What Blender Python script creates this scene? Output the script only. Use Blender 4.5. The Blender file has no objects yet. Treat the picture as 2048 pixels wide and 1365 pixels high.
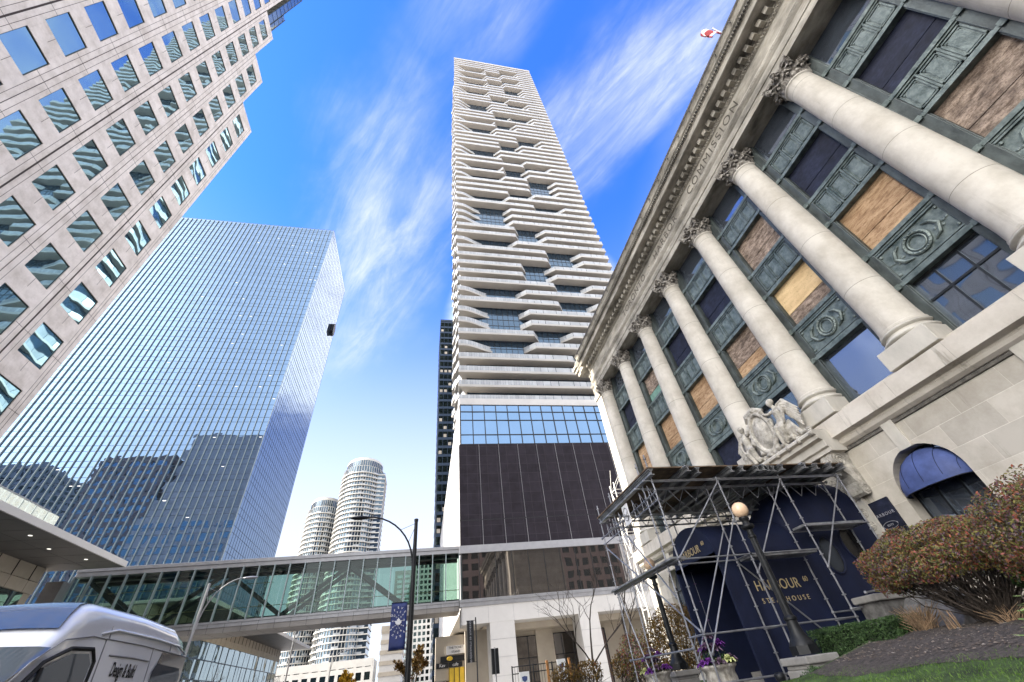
import bpy, bmesh, math, random
from mathutils import Vector, Matrix, noise as mnoise
random.seed(7)
R_ = math.radians
sc = bpy.context.scene
col = sc.collection
PI = math.pi

# ------------------------------------------------------------------ helpers
class MB:
    def __init__(s):
        s.v = []; s.f = []; s.m = []; s.cur = 0
    def face(s, pts):
        n = len(s.v); s.v += [tuple(p) for p in pts]
        s.f.append(tuple(range(n, n + len(pts)))); s.m.append(s.cur)
    def box(s, x0, x1, y0, y1, z0, z1):
        n = len(s.v)
        s.v += [(x0,y0,z0),(x1,y0,z0),(x1,y1,z0),(x0,y1,z0),(x0,y0,z1),(x1,y0,z1),(x1,y1,z1),(x0,y1,z1)]
        for q in ((0,3,2,1),(4,5,6,7),(0,1,5,4),(1,2,6,5),(2,3,7,6),(3,0,4,7)):
            s.f.append(tuple(n+i for i in q)); s.m.append(s.cur)
        return s
    def bar(s, p, q, w, h, up=(0,0,1)):
        p = Vector(p); q = Vector(q); d = (q-p).normalized(); u = Vector(up)
        a = d.cross(u)
        if a.length < 1e-4: a = d.cross(Vector((1,0,0)))
        a.normalize(); b = a.cross(d)
        n = len(s.v)
        for c in (p, q):
            for i, j in ((-1,-1),(1,-1),(1,1),(-1,1)):
                s.v.append(tuple(c + a*(i*w/2) + b*(j*h/2)))
        for k in ((0,3,2,1),(4,5,6,7),(0,1,5,4),(1,2,6,5),(2,3,7,6),(3,0,4,7)):
            s.f.append(tuple(n+i for i in k)); s.m.append(s.cur)
        return s
    def tube(s, p, q, r, r2=None, n=8, caps=True):
        return s.path([p, q], [r, r if r2 is None else r2], n, caps)
    def path(s, pts, rad, n=8, caps=True):
        pts = [Vector(p) for p in pts]
        if not isinstance(rad, (list, tuple)): rad = [rad]*len(pts)
        base = len(s.v); prev = None
        for i, p in enumerate(pts):
            d = (pts[min(i+1, len(pts)-1)] - pts[max(i-1, 0)])
            d = d.normalized() if d.length > 1e-9 else Vector((0,0,1))
            if prev is None:
                a = d.cross(Vector((0,0,1)))
                if a.length < 1e-3: a = d.cross(Vector((1,0,0)))
            else:
                a = prev - d*prev.dot(d)
                if a.length < 1e-5: a = d.cross(Vector((1,0,0)))
            a.normalize(); prev = a; b = d.cross(a)
            for k in range(n):
                t = 2*PI*k/n
                s.v.append(tuple(p + (a*math.cos(t) + b*math.sin(t))*rad[i]))
        for i in range(len(pts)-1):
            for k in range(n):
                s.f.append((base+i*n+k, base+i*n+(k+1)%n, base+(i+1)*n+(k+1)%n, base+(i+1)*n+k)); s.m.append(s.cur)
        if caps:
            s.f.append(tuple(base+k for k in reversed(range(n)))); s.m.append(s.cur)
            e = base+(len(pts)-1)*n
            s.f.append(tuple(e+k for k in range(n))); s.m.append(s.cur)
        return s
    def lathe(s, cx, cy, prof, n=24, cz=0, caps=True):
        base = len(s.v)
        for r, z in prof:
            for k in range(n):
                t = 2*PI*k/n
                s.v.append((cx + r*math.cos(t), cy + r*math.sin(t), cz + z))
        for i in range(len(prof)-1):
            for k in range(n):
                s.f.append((base+i*n+k, base+i*n+(k+1)%n, base+(i+1)*n+(k+1)%n, base+(i+1)*n+k)); s.m.append(s.cur)
        if caps:
            s.f.append(tuple(base+k for k in reversed(range(n)))); s.m.append(s.cur)
            e = base+(len(prof)-1)*n
            s.f.append(tuple(e+k for k in range(n))); s.m.append(s.cur)
        return s
    def ball(s, c, rx, ry=None, rz=None, n=12, m=8, rot=None):
        ry = rx if ry is None else ry; rz = rx if rz is None else rz
        base = len(s.v); c = Vector(c)
        for i in range(m+1):
            ph = PI*i/m
            for k in range(n):
                t = 2*PI*k/n
                p = Vector((rx*math.sin(ph)*math.cos(t), ry*math.sin(ph)*math.sin(t), rz*math.cos(ph)))
                if rot is not None: p = rot @ p
                s.v.append(tuple(c+p))
        for i in range(m):
            for k in range(n):
                s.f.append((base+i*n+k, base+(i+1)*n+k, base+(i+1)*n+(k+1)%n, base+i*n+(k+1)%n)); s.m.append(s.cur)
        return s
    def prism_y(s, prof, y0, y1):           # (x,z) closed profile run along y
        n = len(prof); b = len(s.v)
        s.v += [(x, y0, z) for x, z in prof] + [(x, y1, z) for x, z in prof]
        for i in range(n):
            j = (i+1) % n
            s.f.append((b+i, b+j, b+n+j, b+n+i)); s.m.append(s.cur)
        s.f.append(tuple(b+i for i in reversed(range(n)))); s.m.append(s.cur)
        s.f.append(tuple(b+n+i for i in range(n))); s.m.append(s.cur)
        return s
    def prism_z(s, poly, z0, z1):
        n = len(poly); b = len(s.v)
        s.v += [(x, y, z0) for x, y in poly] + [(x, y, z1) for x, y in poly]
        for i in range(n):
            j = (i+1) % n
            s.f.append((b+i, b+j, b+n+j, b+n+i)); s.m.append(s.cur)
        s.f.append(tuple(b+i for i in reversed(range(n)))); s.m.append(s.cur)
        s.f.append(tuple(b+n+i for i in range(n))); s.m.append(s.cur)
        return s
    def grid(s, P):                          # P: list of rows of points
        b = len(s.v); w = len(P[0])
        for row in P: s.v += [tuple(p) for p in row]
        for i in range(len(P)-1):
            for k in range(w-1):
                s.f.append((b+i*w+k, b+i*w+k+1, b+(i+1)*w+k+1, b+(i+1)*w+k)); s.m.append(s.cur)
        return s
    def build(s, name, mats, parent=None, smooth=False, bevel=0, solid=0, fixn=False):
        off = wloc(parent) if parent is not None else Vector((0,0,0))
        me = bpy.data.meshes.new(name)
        me.from_pydata([(a-off.x, b-off.y, c-off.z) for a, b, c in s.v], [], s.f)
        if not isinstance(mats, (list, tuple)): mats = [mats]
        for m in mats: me.materials.append(m)
        if len(mats) > 1: me.polygons.foreach_set('material_index', s.m)
        if fixn:
            bm = bmesh.new(); bm.from_mesh(me); bmesh.ops.recalc_face_normals(bm, faces=bm.faces); bm.to_mesh(me); bm.free()
        if smooth: me.polygons.foreach_set('use_smooth', [True]*len(me.polygons))
        me.update()
        o = bpy.data.objects.new(name, me); col.objects.link(o)
        if parent is not None: o.parent = parent; WL[o.name] = off.copy()
        if solid:
            md = o.modifiers.new('solid', 'SOLIDIFY'); md.thickness = solid; md.offset = 0
        if bevel:
            md = o.modifiers.new('bevel', 'BEVEL'); md.width = bevel; md.segments = 2; md.limit_method = 'ANGLE'; md.angle_limit = R_(50)
        return o
WL = {}
def wloc(o): return WL.get(o.name, Vector((0,0,0)))
def tag(o, label=None, cat=None, group=None, kind=None):
    if label: o['label'] = label
    if cat: o['category'] = cat
    if group: o['group'] = group
    if kind: o['kind'] = kind
    return o
def thing(name, label, cat, loc=(0,0,0), group=None):
    o = bpy.data.objects.new(name, None); col.objects.link(o)
    o.location = loc; o.empty_display_size = .3; WL[o.name] = Vector(loc)
    return tag(o, label, cat, group)
def copy_tree(o, parent=None):
    c = o.copy(); col.objects.link(c)
    if parent is not None: c.parent = parent
    for ch in list(o.children): copy_tree(ch, c)
    return c
def text_mesh(body, size, shear=0, bold=0, extrude=.006, spacing=1.0, sx=1.0):
    cu = bpy.data.curves.new('t', 'FONT'); cu.body = body; cu.size = size; cu.shear = shear
    cu.extrude = extrude; cu.offset = bold; cu.align_x = 'CENTER'; cu.align_y = 'CENTER'; cu.space_character = spacing
    ob = bpy.data.objects.new('t', cu); col.objects.link(ob)
    dg = bpy.context.evaluated_depsgraph_get(); me = bpy.data.meshes.new_from_object(ob.evaluated_get(dg))
    bpy.data.objects.remove(ob); bpy.data.curves.remove(cu)
    vs = [(v.co.x*sx, v.co.y, v.co.z) for v in me.vertices]; fs = [tuple(p.vertices) for p in me.polygons]
    bpy.data.meshes.remove(me)
    return vs, fs
def add_text(mb, body, size, o, ux, uy, **k):   # centred at o, along ux, up uy
    vs, fs = text_mesh(body, size, **k)
    o = Vector(o); ux = Vector(ux).normalized(); uy = Vector(uy).normalized(); uz = ux.cross(uy); b = len(mb.v)
    mb.v += [tuple(o + ux*x + uy*y + uz*z) for x, y, z in vs]
    for f in fs: mb.f.append(tuple(b+i for i in f)); mb.m.append(mb.cur)

# ------------------------------------------------------------------ materials
MATS = {}
class NT:
    def __init__(s, nt): s.nt = nt
    def n(s, t, **k):
        nd = s.nt.nodes.new(t)
        for a, b in k.items():
            if a[0] == 'i' and a[1:].isdigit():
                nd.inputs[int(a[1:])].default_value = b
            else: setattr(nd, a, b)
        return nd
    def l(s, a, b): s.nt.links.new(a, b)
def rgba(c): return (c[0], c[1], c[2], 1)
def mat(name, color, rough=.6, metal=0, var=.12, vscale=1.5, bump=0, bscale=20, spec=.5, alt=None, stretch=(1,1,1), coat=0, island=0, trans=0):
    if name in MATS: return MATS[name]
    m = bpy.data.materials.new(name); m.use_nodes = True; T = NT(m.node_tree)
    bs = m.node_tree.nodes['Principled BSDF']
    bs.inputs['Roughness'].default_value = rough; bs.inputs['Metallic'].default_value = metal
    bs.inputs['Specular IOR Level'].default_value = spec
    if coat: bs.inputs['Coat Weight'].default_value = coat; bs.inputs['Coat Roughness'].default_value = .05
    tc = T.n('ShaderNodeTexCoord'); mp = T.n('ShaderNodeMapping'); mp.inputs['Scale'].default_value = stretch
    T.l(tc.outputs['Object'], mp.inputs['Vector'])
    nz = T.n('ShaderNodeTexNoise'); nz.inputs['Scale'].default_value = vscale; nz.inputs['Detail'].default_value = 6; nz.inputs['Roughness'].default_value = .65
    T.l(mp.outputs[0], nz.inputs['Vector'])
    rp = T.n('ShaderNodeValToRGB')
    a = alt if alt else tuple(c*(1-var*2.2) for c in color)
    rp.color_ramp.elements[0].position = .32; rp.color_ramp.elements[0].color = rgba(a)
    rp.color_ramp.elements[1].position = .68; rp.color_ramp.elements[1].color = rgba(tuple(min(1, c*(1+var*.6)) for c in color))
    T.l(nz.outputs['Fac'], rp.inputs[0]); out = rp.outputs[0]
    if island:
        g = T.n('ShaderNodeNewGeometry'); hs = T.n('ShaderNodeHueSaturation'); mr = T.n('ShaderNodeMapRange')
        mr.inputs[3].default_value = 1-island; mr.inputs[4].default_value = 1+island
        T.l(g.outputs['Random Per Island'], mr.inputs[0]); T.l(mr.outputs[0], hs.inputs['Value']); T.l(out, hs.inputs['Color']); out = hs.outputs[0]
    T.l(out, bs.inputs['Base Color'])
    if bump:
        n2 = T.n('ShaderNodeTexNoise'); n2.inputs['Scale'].default_value = bscale; n2.inputs['Detail'].default_value = 5
        T.l(tc.outputs['Object'], n2.inputs['Vector'])
        bp = T.n('ShaderNodeBump'); bp.inputs['Strength'].default_value = bump; bp.inputs['Distance'].default_value = .02
        T.l(n2.outputs['Fac'], bp.inputs['Height']); T.l(bp.outputs[0], bs.inputs['Normal'])
    if trans: bs.inputs['Transmission Weight'].default_value = trans
    MATS[name] = m; return m
def mirror_glass(name, color, rough=.02, wave=.04, wscale=.35, metal=.92):
    m = mat(name, color, rough, metal, var=.03, vscale=.2)
    T = NT(m.node_tree); bs = m.node_tree.nodes['Principled BSDF']
    tc = T.n('ShaderNodeTexCoord'); n2 = T.n('ShaderNodeTexNoise'); n2.inputs['Scale'].default_value = wscale; n2.inputs['Detail'].default_value = 1
    T.l(tc.outputs['Object'], n2.inputs['Vector'])
    bp = T.n('ShaderNodeBump'); bp.inputs['Strength'].default_value = 1; bp.inputs['Distance'].default_value = wave
    T.l(n2.outputs['Fac'], bp.inputs['Height']); T.l(bp.outputs[0], bs.inputs['Normal'])
    return m
def see_glass(name, tint, refl=.25, rough=.01, wave=.01, wscale=.8):
    m = bpy.data.materials.new(name); m.use_nodes = True; nt = m.node_tree; nt.nodes.clear(); T = NT(nt)
    o = T.n('ShaderNodeOutputMaterial'); mx = T.n('ShaderNodeMixShader'); tr = T.n('ShaderNodeBsdfTransparent'); gl = T.n('ShaderNodeBsdfGlossy')
    tr.inputs[0].default_value = rgba(tint); gl.inputs['Roughness'].default_value = rough; gl.inputs['Color'].default_value = (.85,.95,.93,1)
    fr = T.n('ShaderNodeFresnel'); fr.inputs['IOR'].default_value = 1.5
    ad = T.n('ShaderNodeMath', operation='ADD', use_clamp=True); ad.inputs[1].default_value = refl
    T.l(fr.outputs[0], ad.inputs[0]); T.l(ad.outputs[0], mx.inputs[0])
    tc = T.n('ShaderNodeTexCoord'); n2 = T.n('ShaderNodeTexNoise'); n2.inputs['Scale'].default_value = wscale; n2.inputs['Detail'].default_value = 1
    T.l(tc.outputs['Object'], n2.inputs['Vector'])
    bp = T.n('ShaderNodeBump'); bp.inputs['Strength'].default_value = 1; bp.inputs['Distance'].default_value = wave
    T.l(n2.outputs['Fac'], bp.inputs['Height']); T.l(bp.outputs[0], gl.inputs['Normal'])
    T.l(tr.outputs[0], mx.inputs[1]); T.l(gl.outputs[0], mx.inputs[2]); T.l(mx.outputs[0], o.inputs[0])
    MATS[name] = m; return m
def leaf_mat(name, cols, rough=.6, spot=3.0):
    m = bpy.data.materials.new(name); m.use_nodes = True; T = NT(m.node_tree); bs = m.node_tree.nodes['Principled BSDF']
    bs.inputs['Roughness'].default_value = rough; bs.inputs['Specular IOR Level'].default_value = .25
    g = T.n('ShaderNodeNewGeometry'); tc = T.n('ShaderNodeTexCoord'); nz = T.n('ShaderNodeTexNoise'); nz.inputs['Scale'].default_value = spot; nz.inputs['Detail'].default_value = 3
    T.l(tc.outputs['Object'], nz.inputs['Vector'])
    ma = T.n('ShaderNodeMath', operation='MULTIPLY'); ma.inputs[1].default_value = .55; T.l(g.outputs['Random Per Island'], ma.inputs[0])
    mb = T.n('ShaderNodeMath', operation='MULTIPLY_ADD'); mb.inputs[1].default_value = 1.1; T.l(nz.outputs['Fac'], mb.inputs[0]); 
    sb = T.n('ShaderNodeMath', operation='SUBTRACT'); sb.inputs[1].default_value = .32; T.l(ma.outputs[0], sb.inputs[0]); T.l(sb.outputs[0], mb.inputs[2])
    rp = T.n('ShaderNodeValToRGB'); el = rp.color_ramp.elements
    while len(el) < len(cols): el.new(.5)
    for i, c in enumerate(cols): el[i].position = i/(len(cols)-1); el[i].color = rgba(c)
    T.l(mb.outputs[0], rp.inputs[0]); T.l(rp.outputs[0], bs.inputs['Base Color'])
    MATS[name] = m; return m
def ashlar(name, color, bw, bh, axis='yz', mortar=None, msize=.012, var=.1, stain=0.):
    m = bpy.data.materials.new(name); m.use_nodes = True; T = NT(m.node_tree); bs = m.node_tree.nodes['Principled BSDF']
    bs.inputs['Roughness'].default_value = .8; bs.inputs['Specular IOR Level'].default_value = .25
    tc = T.n('ShaderNodeTexCoord'); sp = T.n('ShaderNodeSeparateXYZ'); cb = T.n('ShaderNodeCombineXYZ')
    T.l(tc.outputs['Object'], sp.inputs[0]); T.l(sp.outputs['XYZ'.index(axis[0].upper())], cb.inputs[0]); T.l(sp.outputs['XYZ'.index(axis[1].upper())], cb.inputs[1])
    bk = T.n('ShaderNodeTexBrick'); bk.inputs['Scale'].default_value = 1; bk.inputs['Brick Width'].default_value = bw; bk.inputs['Row Height'].default_value = bh
    bk.inputs['Mortar Size'].default_value = msize; bk.inputs['Mortar Smooth'].default_value = .3; bk.inputs['Bias'].default_value = 0
    bk.inputs['Color1'].default_value = rgba(color); bk.inputs['Color2'].default_value = rgba(tuple(c*(1-var*1.6) for c in color))
    bk.inputs['Mortar'].default_value = rgba(mortar if mortar else tuple(c*.55 for c in color)); T.l(cb.outputs[0], bk.inputs['Vector'])
    nz = T.n('ShaderNodeTexNoise'); nz.inputs['Scale'].default_value = .8; nz.inputs['Detail'].default_value = 8; nz.inputs['Roughness'].default_value = .7; T.l(tc.outputs['Object'], nz.inputs['Vector'])
    rp = T.n('ShaderNodeValToRGB'); rp.color_ramp.elements[0].position = .3; rp.color_ramp.elements[0].color = (.66,.63,.58,1); rp.color_ramp.elements[1].position = .62; rp.color_ramp.elements[1].color = (1.05,1.04,1.02,1)
    T.l(nz.outputs['Fac'], rp.inputs[0])
    mx = T.n('ShaderNodeMix', data_type='RGBA', blend_type='MULTIPLY'); mx.inputs[0].default_value = .85
    T.l(bk.outputs['Color'], mx.inputs[6]); T.l(rp.outputs[0], mx.inputs[7]); out = mx.outputs[2]
    if stain:
        mp = T.n('ShaderNodeMapping'); mp.inputs['Scale'].default_value = (1.3,1.3,.16); T.l(tc.outputs['Object'], mp.inputs[0])
        n3 = T.n('ShaderNodeTexNoise'); n3.inputs['Scale'].default_value = 1.1; n3.inputs['Detail'].default_value = 7; n3.inputs['Roughness'].default_value = .75; T.l(mp.outputs[0], n3.inputs['Vector'])
        r3 = T.n('ShaderNodeValToRGB'); r3.color_ramp.elements[0].position = .57; r3.color_ramp.elements[0].color = (1,1,1,1); r3.color_ramp.elements[1].position = .72; r3.color_ramp.elements[1].color = (.3,.29,.25,1)
        T.l(n3.outputs['Fac'], r3.inputs[0]); m2 = T.n('ShaderNodeMix', data_type='RGBA', blend_type='MULTIPLY'); m2.inputs[0].default_value = stain
        T.l(out, m2.inputs[6]); T.l(r3.outputs[0], m2.inputs[7]); out = m2.outputs[2]
    T.l(out, bs.inputs['Base Color'])
    n2 = T.n('ShaderNodeTexNoise'); n2.inputs['Scale'].default_value = 30; n2.inputs['Detail'].default_value = 4; T.l(tc.outputs['Object'], n2.inputs['Vector'])
    bp = T.n('ShaderNodeBump'); bp.inputs['Strength'].default_value = .25; bp.inputs['Distance'].default_value = .01; T.l(n2.outputs['Fac'], bp.inputs['Height'])
    b2 = T.n('ShaderNodeBump'); b2.inputs['Strength'].default_value = .5; b2.inputs['Distance'].default_value = .015; b2.invert = True
    T.l(bk.outputs['Fac'], b2.inputs['Height']); T.l(bp.outputs[0], b2.inputs['Normal']); T.l(b2.outputs[0], bs.inputs['Normal'])
    MATS[name] = m; return m

LIME = (.54,.51,.45)
M = dict(
 stone = mat('limestone', LIME, .8, var=.12, vscale=1.1, bump=.25, bscale=26, spec=.25, stretch=(1,1,.5)),
 ashlar = ashlar('ashlar', (.56,.525,.465), 1.35, .68, 'yz', (.60,.57,.51), .010, .16, .65),
 ledge = ashlar('ledge_stone', (.60,.56,.50), 1.9, 5.0, 'yz', (.36,.34,.30), .006, .05, .9),
 column = ashlar('column_stone', (.59,.56,.505), 50, 2.75, 'yz', (.28,.26,.22), .012, .03, .4),
 carve = mat('carved_stone', (.52,.49,.43), .85, var=.28, vscale=3, bump=.5, bscale=30, spec=.2),
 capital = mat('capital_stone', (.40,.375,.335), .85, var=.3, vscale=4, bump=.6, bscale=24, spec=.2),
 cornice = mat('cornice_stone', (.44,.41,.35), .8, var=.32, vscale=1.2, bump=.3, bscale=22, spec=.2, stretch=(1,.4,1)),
 darkstone = mat('sooty_stone', (.13,.12,.105), .85, var=.3, vscale=5, bump=.6, bscale=18),
 bronze = mat('bronze_patina', (.075,.09,.087), .42, .4, var=.4, vscale=2.5, bump=.3, bscale=18, alt=(.03,.036,.036), stretch=(1,1,.5)),
 bronze2 = mat('bronze_relief', (.15,.18,.17), .45, .3, var=.4, vscale=3.5, bump=.5, bscale=12, alt=(.045,.065,.062)),
 navyboard = mat('navy_board', (.018,.023,.048), .65, var=.4, vscale=1.4, bump=.1, bscale=14, alt=(.009,.011,.022), spec=.25),
 ply = mat('plywood', (.52,.36,.215), .75, var=.25, vscale=1.6, bump=.2, bscale=30, alt=(.30,.18,.09), stretch=(1,.35,1.6)),
 ply2 = mat('plywood_pale', (.66,.49,.27), .75, var=.2, vscale=2.2, bump=.15, bscale=30, alt=(.50,.34,.17), stretch=(1,.4,1.5)),
 ply3 = mat('plywood_weathered', (.42,.33,.26), .8, var=.4, vscale=2.6, bump=.4, bscale=22, alt=(.15,.11,.085), stretch=(1,.5,1.2)),
 greenboard = mat('green_board', (.16,.30,.24), .7, var=.2, vscale=2),
 winglass = mirror_glass('window_glass', (.16,.19,.24), .03, .02, .7, .75),
 frame = mat('dark_frame', (.03,.034,.038), .4, .5, var=.2),
 navy = mat('navy_canvas', (.009,.014,.042), .6, var=.15, vscale=1.2, bump=.12, bscale=60, spec=.3),
 navy2 = mat('blue_canvas', (.07,.10,.25), .6, var=.2, vscale=1.5, bump=.12, bscale=60, spec=.3),
 dark = mat('dark_interior', (.010,.011,.014), .8, var=.1),
 gold = mat('gold_letter', (.50,.40,.22), .45, .2, var=.05),
 silver = mat('silver_letter', (.35,.35,.38), .4, .3, var=.05),
 galv = mat('galvanised_steel', (.30,.31,.33), .45, .75, var=.3, vscale=4, bump=.1, bscale=30, alt=(.2,.2,.22)),
 galvp = mat('purple_painted_steel', (.16,.08,.22), .5, .4, var=.3, vscale=5),
 alu = mat('aluminium_joist', (.40,.41,.42), .45, .7, var=.25, vscale=3, alt=(.18,.18,.19)),
 wood = mat('deck_wood', (.17,.115,.07), .85, var=.35, vscale=3, stretch=(1,1,1)),
 whitetube = mat('white_tube', (.75,.73,.68), .5, .2, var=.1),
 black = mat('black_iron', (.011,.012,.014), .45, 0, var=.25, vscale=8, bump=.12, bscale=30, spec=.3),
 globe = mat('globe_glass', (.80,.56,.37), .22, var=.03, spec=.6),
 conc = mat('concrete', (.27,.26,.245), .85, var=.15, vscale=2.5, bump=.3, bscale=35),
 urn = mat('urn_stone', (.42,.40,.36), .85, var=.4, vscale=3.5, bump=.5, bscale=30, alt=(.17,.16,.14)),
 darkconc = mat('shaded_concrete', (.15,.145,.14), .8, var=.35, vscale=3, bump=.3, bscale=35),  # concrete with the shade on the cheek wall put into its colour
 groundconc = mat('ground_concrete', (.50,.48,.45), .85, var=.12, vscale=.2),
 asphalt = mat('asphalt', (.05,.05,.052), .9, var=.2, vscale=.8, bump=.3, bscale=60),
 paving = ashlar('paving', (.34,.33,.31), .9, .6, 'xy', (.2,.19,.18), .012, .1),
 lawn = mat('lawn_soil', (.055,.10,.022), .9, var=.4, vscale=2, bump=.6, bscale=40),
 mulch = mat('mulch', (.075,.062,.055), .95, var=.5, vscale=14, bump=1, bscale=45, alt=(.02,.017,.016)),
 granite = ashlar('pink_granite', (.76,.70,.66), 1.81, 4.383, 'yz', (.55,.48,.44), .004, .05, .22),
 joint = mat('joint_dark', (.05,.035,.03), .8, var=.1),
 officeglass = mirror_glass('office_glass', (.32,.51,.60), .015, .006, .55, .95),
 greenframe = mat('green_frame', (.025,.04,.04), .4, .4, var=.1),
 curtain = mirror_glass('curtain_glass', (.13,.205,.32), .012, .010, .5, .95),
 fin = mat('fin_metal', (.26,.31,.32), .4, .5, var=.05),
 mull = mat('mullion_dark', (.03,.05,.085), .4, .5, var=.1),
 white = mat('white_panel', (.52,.505,.485), .55, var=.05, vscale=.4, spec=.3),
 balc = mat('white_concrete', (.40,.385,.36), .7, var=.07, vscale=.4),
 guard = mat('frosted_guard', (.36,.38,.40), .25, var=.12, vscale=.5, spec=.4, island=.12),
 towerglass = mirror_glass('tower_glass', (.06,.10,.15), .03, .03, .5, .7),
 bandglass = mirror_glass('band_glass', (.12,.20,.32), .015, .03, .25, .95),
 blackmull = mat('black_mullion', (.008,.009,.011), .4, .3, var=.1),
 greyedge = mat('grey_trim', (.30,.30,.315), .5, .1, var=.06),
 metalpanel = mat('grey_metal_panel', (.30,.30,.31), .4, .6, var=.08),
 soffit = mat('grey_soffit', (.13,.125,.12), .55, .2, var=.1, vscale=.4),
 truss = mat('truss_steel', (.06,.065,.07), .5, .4, var=.1),
 beige = mat('beige_panel', (.42,.37,.30), .7, var=.08, vscale=.5),
 darkglass = mirror_glass('dark_tower_glass', (.03,.045,.045), .04, .03, .4, .8),
 condo = mat('condo_white', (.50,.485,.45), .7, var=.06, vscale=.3),
 condoglass = mirror_glass('condo_glass', (.07,.10,.13), .05, .03, .3, .7),
 carpaint = mat('white_car_paint', (.76,.78,.83), .16, 0, var=.02, spec=.6, coat=1),
 carglass = mirror_glass('car_glass', (.10,.12,.14), .02, .006, .8, .35),
 decal = mat('grey_decal', (.14,.135,.125), .15, 0, var=.05, coat=1),
 smoked = mat('smoked_glass', (.012,.011,.011), .12, 0, var=.2, spec=.35),
 rubber = mat('rubber', (.02,.02,.021), .8, var=.15),
 chrome = mat('bright_metal', (.6,.6,.62), .25, 1, var=.05),
 red = mat('flag_red', (.38,.02,.028), .7, var=.1),
 flagwhite = mat('flag_white', (.78,.74,.72), .7, var=.05),
 bannerblue = mat('banner_blue', (.018,.035,.16), .6, var=.2, vscale=2),
 signwhite = mat('sign_white', (.75,.75,.76), .5, var=.04),
 yellow = mat('yellow_sign', (.75,.50,.03), .5, var=.08),
 bark = mat('bark', (.07,.055,.045), .9, var=.3, vscale=8, bump=.5, bscale=40),
 twig = mat('dry_twig', (.33,.22,.13), .9, var=.3, vscale=6, island=.4),
 brownwall = mat('brown_concrete', (.36,.26,.22), .8, var=.1, vscale=.3),
 greywall = mat('grey_concrete', (.30,.30,.31), .8, var=.1, vscale=.3),
)
M['bill'] = ashlar('charcoal_tile', (.030,.026,.034), 1.4, 1.32, 'xz', (.055,.05,.06), .018, .12)
[q for q in M['bill'].node_tree.nodes if q.type == 'TEX_BRICK'][0].offset = 0
M['bill'].node_tree.nodes['Principled BSDF'].inputs['Specular IOR Level'].default_value = .1
M['bsoffit'] = mat('balcony_soffit_bounce_tint', (.50,.46,.40), .7, var=.05, vscale=.4)  # cream soffit, paler than the slab edge to stand in for bounced light
M['skyglass'] = see_glass('bridge_glass', (.42,.55,.50), .0, .01, .05, .35)
M['railglass'] = see_glass('rail_glass', (.55,.68,.74), .25)
M['podglass'] = mirror_glass('podium_glass', (.30,.36,.36), .03, .04, .35, .85)
M['lobbyglass'] = mirror_glass('lobby_glass', (.20,.185,.175), .015, .010, .3, .9)
def add_spots(m, scale, lo, hi, dark, stretch):
    T = NT(m.node_tree); bs = m.node_tree.nodes['Principled BSDF']; src = bs.inputs['Base Color'].links[0].from_socket
    tc = T.n('ShaderNodeTexCoord'); mp = T.n('ShaderNodeMapping'); mp.inputs['Scale'].default_value = stretch; T.l(tc.outputs['Object'], mp.inputs[0])
    nz = T.n('ShaderNodeTexNoise'); nz.inputs['Scale'].default_value = scale; nz.inputs['Detail'].default_value = 8; nz.inputs['Roughness'].default_value = .72; T.l(mp.outputs[0], nz.inputs['Vector'])
    rp = T.n('ShaderNodeValToRGB'); rp.color_ramp.elements[0].position = lo; rp.color_ramp.elements[0].color = rgba(dark); rp.color_ramp.elements[1].position = hi; rp.color_ramp.elements[1].color = (1,1,1,1); T.l(nz.outputs['Fac'], rp.inputs[0])
    mx = T.n('ShaderNodeMix', data_type='RGBA', blend_type='MULTIPLY'); mx.inputs[0].default_value = 1; T.l(src, mx.inputs[6]); T.l(rp.outputs[0], mx.inputs[7]); T.l(mx.outputs[2], bs.inputs['Base Color'])
add_spots(M['ply'], 5, .34, .56, (.45,.36,.28), (1,.5,2.2)); add_spots(M['ply'], 26, .30, .46, (.5,.42,.36), (1,.8,1))
add_spots(M['ply2'], 14, .30, .44, (.45,.38,.3), (1,1,1)); add_spots(M['ply3'], 4.5, .38, .60, (.30,.26,.23), (1,.6,1.8)); add_spots(M['ply3'], 24, .34, .5, (.4,.36,.32), (1,1,1))
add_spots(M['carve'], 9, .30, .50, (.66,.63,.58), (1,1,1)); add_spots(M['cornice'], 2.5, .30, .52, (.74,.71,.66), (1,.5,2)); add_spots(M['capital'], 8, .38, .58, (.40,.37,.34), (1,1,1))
add_spots(M['navyboard'], 7, .40, .62, (.55,.55,.6), (1,.6,1.4)); add_spots(M['urn'], 7, .36, .56, (.45,.42,.38), (1,1,.5)); add_spots(M['navy'], 2.2, .36, .62, (.68,.70,.76), (1,1,.4))
M['leaf_red'] = leaf_mat('leaves_autumn', [(.03,.028,.035),(.09,.062,.095),(.10,.11,.032),(.18,.16,.04),(.10,.065,.09),(.28,.075,.04),(.08,.115,.03),(.24,.14,.05)], spot=1.7)
M['leaf_green'] = leaf_mat('leaves_box', [(.012,.022,.010),(.025,.05,.018),(.05,.095,.03),(.07,.12,.045)], spot=5)
M['leaf_brown'] = leaf_mat('leaves_brown', [(.05,.03,.015),(.11,.065,.02),(.14,.09,.02),(.20,.06,.03)], spot=3)
M['leaf_yellow'] = leaf_mat('leaves_yellow', [(.30,.17,.02),(.50,.30,.03),(.62,.42,.06)], spot=1.2)
M['leaf_lime'] = leaf_mat('leaves_lime', [(.16,.26,.06),(.30,.42,.14)], spot=5)
M['kale_purple'] = leaf_mat('kale_purple', [(.05,.012,.09),(.13,.03,.22),(.22,.06,.32)], spot=12)
M['kale_green'] = leaf_mat('kale_cream', [(.16,.22,.06),(.42,.46,.18),(.62,.62,.36)], spot=12)
M['kale_dusk'] = leaf_mat('kale_dusk', [(.05,.06,.03),(.13,.08,.13),(.20,.13,.20)], spot=12)
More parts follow.
